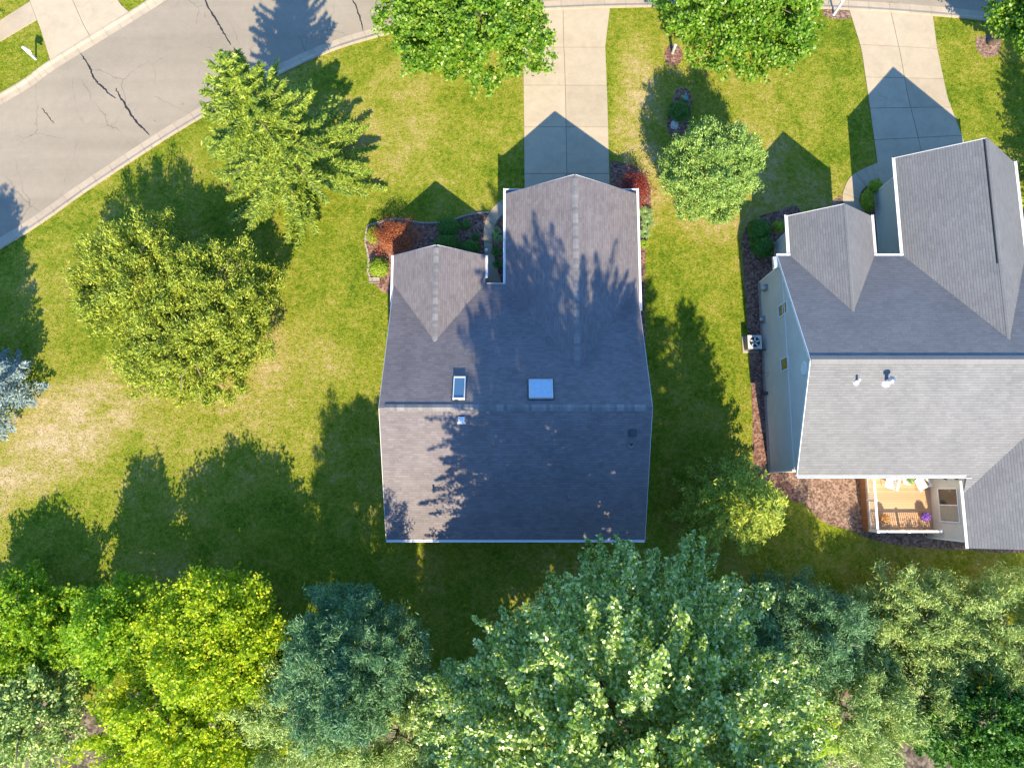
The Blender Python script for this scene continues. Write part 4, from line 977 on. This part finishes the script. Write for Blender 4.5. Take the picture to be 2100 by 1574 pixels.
# ---- front lawn
conifer(B(622, 376), 13.6, 5.9, 'tall yellow-green spruce with long branches at the road edge', 'spruce', 11, nb=190, card=(.30, .075), droop=.26, rise=.14, tw=.17, vary=(.6, 1.1), dens=1.9, twmax=.75, sharpang=48)
TUFT = dict(name='pine_tree', leaf=(.22, .06), upb=1.1, flat_=1.0, inner=.35, sharp=14, lumps=26, bark='bark_l')
for i, (u, v, zc, r, n, lab) in enumerate([
        (344, 604, 2.7, (4.6, 4.0, 3.3), 265, 'broad pine at the left front of the lawn clump, nearest the road'),
        (476, 638, 2.5, (4.4, 3.9, 3.1), 250, 'broad pine on the house side of the lawn clump'),
        (428, 728, 2.3, (4.6, 3.7, 2.9), 250, 'broad pine lowest in the lawn clump, nearest the back trees')]):
    broadleaf(B(u, v), zc, r, lab, 'pine', 20 + i, group='pines clumped on the left lawn', clumps=n, per=210, shoot=(1.05, .50), lump=.42, lower=-.3, **TUFT)
TUFT['name'] = 'fir_tree'
broadleaf(B(1428, 408), 3.4, (2.85, 3.1, 3.5), 'round pale green fir between the two houses', 'fir', 31, clumps=640, per=105, shoot=(.85, .33), lump=.32, lower=-.3, **{**TUFT, 'leaf': (.17, .055)})
conifer(B(4, 812), 10.6, 3.0, 'silvery blue spruce cut by the left edge of the lawn', 'blue_spruce', 41, nb=260, card=(.24, .09), p=.6, droop=.12, rise=.2, fluffy=.2)
conifer(B(1464, 1034), 10.0, 3.3, 'spruce at the back corner between the houses, half in shade', 'pine', 43, nb=240, card=(.27, .07), p=.8, droop=.1, rise=.2, fluffy=.15, tw=.36, vary=(.6, 1.1))
conifer(B(2142, 395), 9.0, 3.0, 'spruce beyond the right edge that shades the lawn', 'spruce', 44, nb=160)
conifer(B(-62, 130), 5.0, 1.8, 'small spruce beyond the left edge near the far sidewalk', 'spruce', 45, nb=110)
conifer(B(-60, 40), 6.0, 2.0, 'small spruce beyond the left edge beside the far driveway', 'spruce', 46, nb=110)
broadleaf(B(985, 118), 5.4, (5.8, 5.8, 3.6), 'bright green maple at the left of the long driveway', 'maple', 51, off=(-.3, .3), clumps=1200, per=58, group='maples along the street', leaf=(.21, .15), lump=.38, lumps=14)
broadleaf(B(1478, 75), 5.0, (5.2, 5.0, 3.2), 'bright green maple between the two driveways at the street', 'maple', 52, off=(.2, -.7), clumps=1000, per=56, group='maples along the street', leaf=(.21, .15), lump=.38, lumps=14)
broadleaf(B(2028, 88), 4.2, (4.0, 4.0, 2.8), 'bright green maple right of the right driveway in a mulch ring', 'maple', 53, off=(1.3, -1.2), clumps=800, per=54, group='maples along the street', leaf=(.21, .15), lump=.38, lumps=12)
# ---- back row
SM = dict(leaf=(.175, .115), upb=.06, flat_=.55, lower=-.75, sharp=16, droop=.25)
broadleaf((5.3, -10.4), 13.3, (7.8, 7.7, 8.7), 'huge silver maple behind the brown house shading its roof', 'silver', 61, clumps=1500, per=230, shoot=(2.7, .46), lump=.30, lumps=26, tr=.4, inner=.45, line_=.62, **SM)
broadleaf((0.2, -11.4), 8.0, (5.0, 5.0, 5.0), 'smaller silver maple crowding the left side of the huge silver maple', 'silver', 68, clumps=850, per=130, shoot=(2.0, .55), lump=.4, line_=.65, **SM)
broadleaf((10.8, -12.6), 7.6, (5.0, 5.0, 4.8), 'yellow-green maple spreading right beside the huge silver maple', 'silver2', 62, clumps=1050, per=130, shoot=(2.2, .55), lump=.4, line_=.65, **SM)
broadleaf((7.6, -16.6), 6.6, (5.0, 3.0, 4.2), 'low yellow-green maple at the bottom edge under the huge silver maple', 'silver2', 69, clumps=700, per=115, shoot=(2.0, .5), lump=.4, line_=.7, **SM)
broadleaf((-16.0, -8.2), 4.2, (4.3, 4.0, 3.4), 'golden leafed tree standing tallest in the back left row', 'yellowgreen', 63, clumps=950, per=56, leaf=(.18, .13), shoot=(.9, .6), name='golden_tree', lumps=16, lump=.45)
broadleaf((-28.2, -7.8), 2.3, (3.9, 3.4, 1.9), 'lime tree in the lower left corner of the back row', 'limegreen', 64, clumps=560, per=44, leaf=(.18, .13), name='lime_tree', lumps=12, lump=.45)
broadleaf((-22.0, -7.6), 3.6, (2.4, 2.9, 3.4), 'narrow green tree between the golden tree and the corner lime tree', 'limegreen', 65, clumps=460, per=42, leaf=(.18, .13), name='lime_tree', lumps=12, lump=.45)
broadleaf((-17.6, -13.0), 3.6, (6.2, 3.2, 3.4), 'golden tree at the bottom edge in front of the taller golden tree', 'yellowgreen', 66, clumps=800, per=54, leaf=(.18, .13), name='golden_tree', lumps=14, lump=.45)
broadleaf((-27.0, -12.4), 2.6, (3.6, 3.0, 2.6), 'grey green bush tree at the bottom left corner', 'pale_pine', 67, clumps=380, per=42, leaf=(.20, .12), name='shrub_tree', lumps=9, lump=.4)
PT = dict(name='pine_tree', group='pines in the back row', leaf=(.25, .05), upb=.9, flat_=1.0, inner=.35, sharp=14, lumps=26, bark='bark_l', lower=-.5, shoot=(1.05, .48), lump=.42)
for x, y, zc, r, n, mt, sd, lab in [
        (-8.3, -8.6, 6.2, (3.6, 3.7, 5.6), 480, 'shaded_blue_pine', 71, 'tall blue-green pine, darkened to look shaded, left of the huge silver maple'),
        (-11.2, -11.6, 3.9, (4.2, 3.6, 3.8), 330, 'pale_pine', 72, 'pale green pine between the golden tree and the tall blue-green pine'),
        (-6.2, -12.8, 3.8, (4.4, 3.4, 3.6), 330, 'pale_pine', 73, 'pale pine at the bottom edge beside the smaller silver maple'),
        (16.4, -7.9, 3.1, (3.9, 3.4, 3.1), 330, 'shaded_blue_pine', 74, 'blue-green pine, darkened to look shaded, just right of the maples'),
        (23.2, -7.7, 2.0, (3.5, 3.3, 2.0), 300, 'pale_pine', 75, 'pale green pine behind the deck, in sunlight'),
        (28.6, -7.9, 2.4, (3.8, 3.8, 2.5), 300, 'pale_pine', 76, 'pale pine in the lower right corner nearest the cream house'),
        (18.6, -12.0, 3.0, (4.5, 3.2, 2.8), 330, 'pale_pine', 77, 'mid green pine at the bottom edge right of the maples'),
        (-1.5, -14.4, 3.2, (3.2, 2.4, 3.0), 200, 'pale_pine', 81, 'low pale pine at the bottom edge below the smaller silver maple'),
        (23.2, -11.4, 2.2, (3.2, 2.6, 2.2), 220, 'pale_pine', 82, 'low pale pine between the sunlit pine and the deep green corner tree')]:
    broadleaf((x, y), zc, r, lab, mt, sd, clumps=int(n * .75), per=190, **PT)
broadleaf((26.2, -13.0), 3.0, (4.2, 2.8, 2.8), 'deep green leafy tree in the bottom right corner', 'green', 78, clumps=420, per=60, leaf=(.19, .13), name='leafy_tree', lump=.4)
broadleaf((-29.8, -11.6), 2.4, (3.0, 3.0, 2.6), 'dull green bush tree at the very left of the bottom edge', 'pale_pine', 83, clumps=260, per=60, leaf=(.17, .10), name='shrub_tree', lump=.4)
for x, y, hh, R_, sd, lab in ((-2.6, -22.5, 17.0, 3.6, 84, 'tall pine beyond the bottom edge shading the strip behind the brown house'),):
    conifer((x, y), hh, R_, lab, 'shaded_blue_pine', sd, nb=200, name='pine_tree', group='pines in the back row', fluffy=.35, droop=.06, rise=.3, card=(.3, .1), tw=.4)

# ---- shrubs
def shrub(u, v, r, h_, mat, label, seed, n=None, L=.09, W=.06, group=None, name='shrub', lump=0.0, zc=None):
    x, y, _ = P(u, v, h_ * .5); t = thing(name, label, 'shrub', (x, y, 0), group)
    m = MB(); m.tube([(x, y, 0), (x, y, h_ * .5)], [.05, .02], 6); m.build('stem', 'bark', t)
    rr = (r, r) if not isinstance(r, tuple) else r
    n = n or int(2600 * rr[0] * rr[1] + 700)
    puff('foliage', (x, y, h_ * .48), (rr[0], rr[1], h_ * .54), n, L, W, mat, t, seed, lump=lump or .16); return t
shrub(765, 481, (.42, .62), .8, 'box', 'lime green shrub at the left end of the front bed', 101, 1500)
shrub(777, 548, .68, 1.0, 'box', 'lime green rounded shrub against the left corner of the brown house', 102, 2400)
shrub(919, 466, .72, 1.1, 'green', 'large round green shrub near the front bed edging', 103, 2600)
shrub(955, 461, .34, .7, 'green', 'small round green shrub beside the large round one', 104, 900)
shrub(918, 500, (.85, .7), 1.1, 'green', 'round green shrub against the small front gable', 105, 2600)
shrub(965, 508, (.65, .55), 1.0, 'green', 'green shrub between the small gable and the front walk', 106, 2000)
shrub(975, 486, .26, .5, 'green', 'tiny dark shrub close to the front walk', 107, 600)
def ornamental(u, v, r, h_, mat, label, seed, n, limb=True):
    x, y, _ = P(u, v, h_ * .6); t = thing('japanese_maple', label, 'shrub', (x, y, 0))
    trunk(t, (x, y), h_ * .8, .05, limbs=4, seed=seed, spread=r[0] * .7)
    puff('crown', (x, y, h_ * .6), (r[0], r[1], h_ * .42), n, .10, .05, mat, t, seed, up=.9, shell=.3, lump=.5); return t
ornamental(812, 487, (1.55, 1.35), 1.9, 'orange', 'copper orange japanese maple in the front bed', 111, 6500)
ornamental(1300, 386, (1.15, 1.25), 2.0, 'red', 'dark red japanese maple at the garage corner', 112, 5500)
def grassy(u, v, r, label, mat, seed, blades=160, L=.55, W=.05):
    x, y, _ = P(u, v); g = np.random.default_rng(seed); n = blades * 3
    az = np.repeat(g.uniform(0, 6.28, blades), 3); k = np.tile([.2, .5, .8], blades); Lr = np.repeat(g.uniform(.6, 1.1, blades), 3) * r
    rad = k * Lr; z = .05 + np.sin(k * 2.2) * L * .8; pos = np.stack([x + np.cos(az) * rad, y + np.sin(az) * rad, z], 1)
    a = np.stack([np.cos(az), np.sin(az), np.cos(k * 2.2) * .9], 1); nn = np.stack([-np.cos(az) * .4, -np.sin(az) * .4, np.ones(n)], 1) + g.normal(size=(n, 3)) * .2
    me = leafmesh('plant', pos, a, nn, np.full(n, r * .48), np.full(n, W), mat, None, (x, y, 0)); tag(me, label, 'plant', 'leafy plants along the walls'); return me
for i, (u, v, r, mt, lab) in enumerate([
        (1322, 441, .55, 'hosta', 'arching daylily below the red japanese maple'), (1326, 462, .5, 'hosta', 'second arching daylily below the red japanese maple'),
        (1321, 482, .42, 'hosta', 'third arching daylily along the garage wall'), (1319, 505, .34, 'box', 'lowest small daylily along the garage wall'),
        (1019, 478, .32, 'hosta', 'sunlit hosta where the front walk bends'), (1021, 493, .36, 'hosta', 'sunlit hosta just above the walk shadow'),
        (1018, 520, .36, 'green', 'shaded hosta beside the front walk'), (1021, 545, .34, 'green', 'shaded hosta nearest the front door')]):
    grassy(u, v, r, lab, mt, 200 + i, 70 if i > 3 else 130, .45, .10 if i > 3 else .045)
shrub(1556, 472, .78, 1.2, 'green', 'upper bright green shrub at the corner of the cream house', 121, 2600, .12, .09, 'green shrubs by the cream house', lump=.2)
shrub(1562, 505, .75, 1.1, 'green', 'lower bright green shrub at the corner of the cream house', 122, 2600, .12, .09, 'green shrubs by the cream house', lump=.2)
shrub(1597, 465, .42, .8, 'box', 'small shaded shrub beside the small gable of the cream house', 123, 1100, group='green shrubs by the cream house')
shrub(1795, 383, .5, .9, 'box', 'shaded shrub at the garage corner of the cream house', 124, 1400, group='green shrubs by the cream house')
shrub(1779, 412, (.42, .8), .9, 'box', 'long low shrub between walk and garage of the cream house', 125, 1800, group='green shrubs by the cream house')
shrub(1394, 228, (.85, .75), 1.0, 'green', 'feathery shaded shrub beside the pale boulder', 126, 2600, .12, .05, lump=.4)

# ------------------------------------------------------------------ grass blades over the lawn that the picture shows
def grass():
    g = np.random.default_rng(5); n = 420000
    x = g.uniform(-36, 36, n); y = g.uniform(-12, 34, n)
    keep = np.ones(n, bool)
    def cut(poly):
        px = np.array([p[0] for p in poly]); py = np.array([p[1] for p in poly]); ins = np.zeros(n, bool); j = len(px) - 1
        for i in range(len(px)):
            c = ((py[i] > y) != (py[j] > y)) & (x < (px[j] - px[i]) * (y - py[i]) / (py[j] - py[i] + 1e-12) + px[i]); ins ^= c; j = i
        keep[ins] = False
    cut(offset(south, -.14) + offset(north, .14)[::-1])
    for o in list(scene.objects):
        if o.type == 'MESH' and o.parent is None and o.name.split('.')[0] in ('driveway', 'mulch_bed', 'walkway', 'sidewalk'):
            vs = [(v.co.x, v.co.y) for v in o.data.vertices]
            if o.name.startswith('mulch_bed'): cut([vs[i] for i in range(1, len(vs), 3)])
            else:
                for f in o.data.polygons:
                    if f.normal.z > .9: cut([vs[i] for i in f.vertices])
    for x0, x1, y0, y1 in ((-6.9, 7.3, -2.3, 12.3), (-.1, 7.4, 12, 18.1), (-6.9, -1.9, 12, 14.1), (16.1, 41, 1.2, 13.6), (24, 30.5, 13, 19.8), (17.2, 21.5, 13, 16.3), (21.9, 25.8, -2.6, 1.3), (25.7, 38, -2.8, 1.3)):
        keep[(x > x0) & (x < x1) & (y > y0) & (y < y1)] = False
    x, y = x[keep], y[keep]; n = len(x); a = g.uniform(0, 6.28, n)
    L = g.uniform(.05, .11, n); pos = np.stack([x, y, np.full(n, .022)], 1)
    ax = np.stack([np.cos(a), np.sin(a), g.uniform(.25, .9, n)], 1); nn = np.stack([g.normal(size=n) * .5, g.normal(size=n) * .5, np.ones(n)], 1)
    o = leafmesh('grass', pos, ax, nn, L, L * .35, 'blade', None, (0, 0, 0)); o['kind'] = 'stuff'; tag(o, 'short green and straw coloured lawn grass', 'grass')
grass()
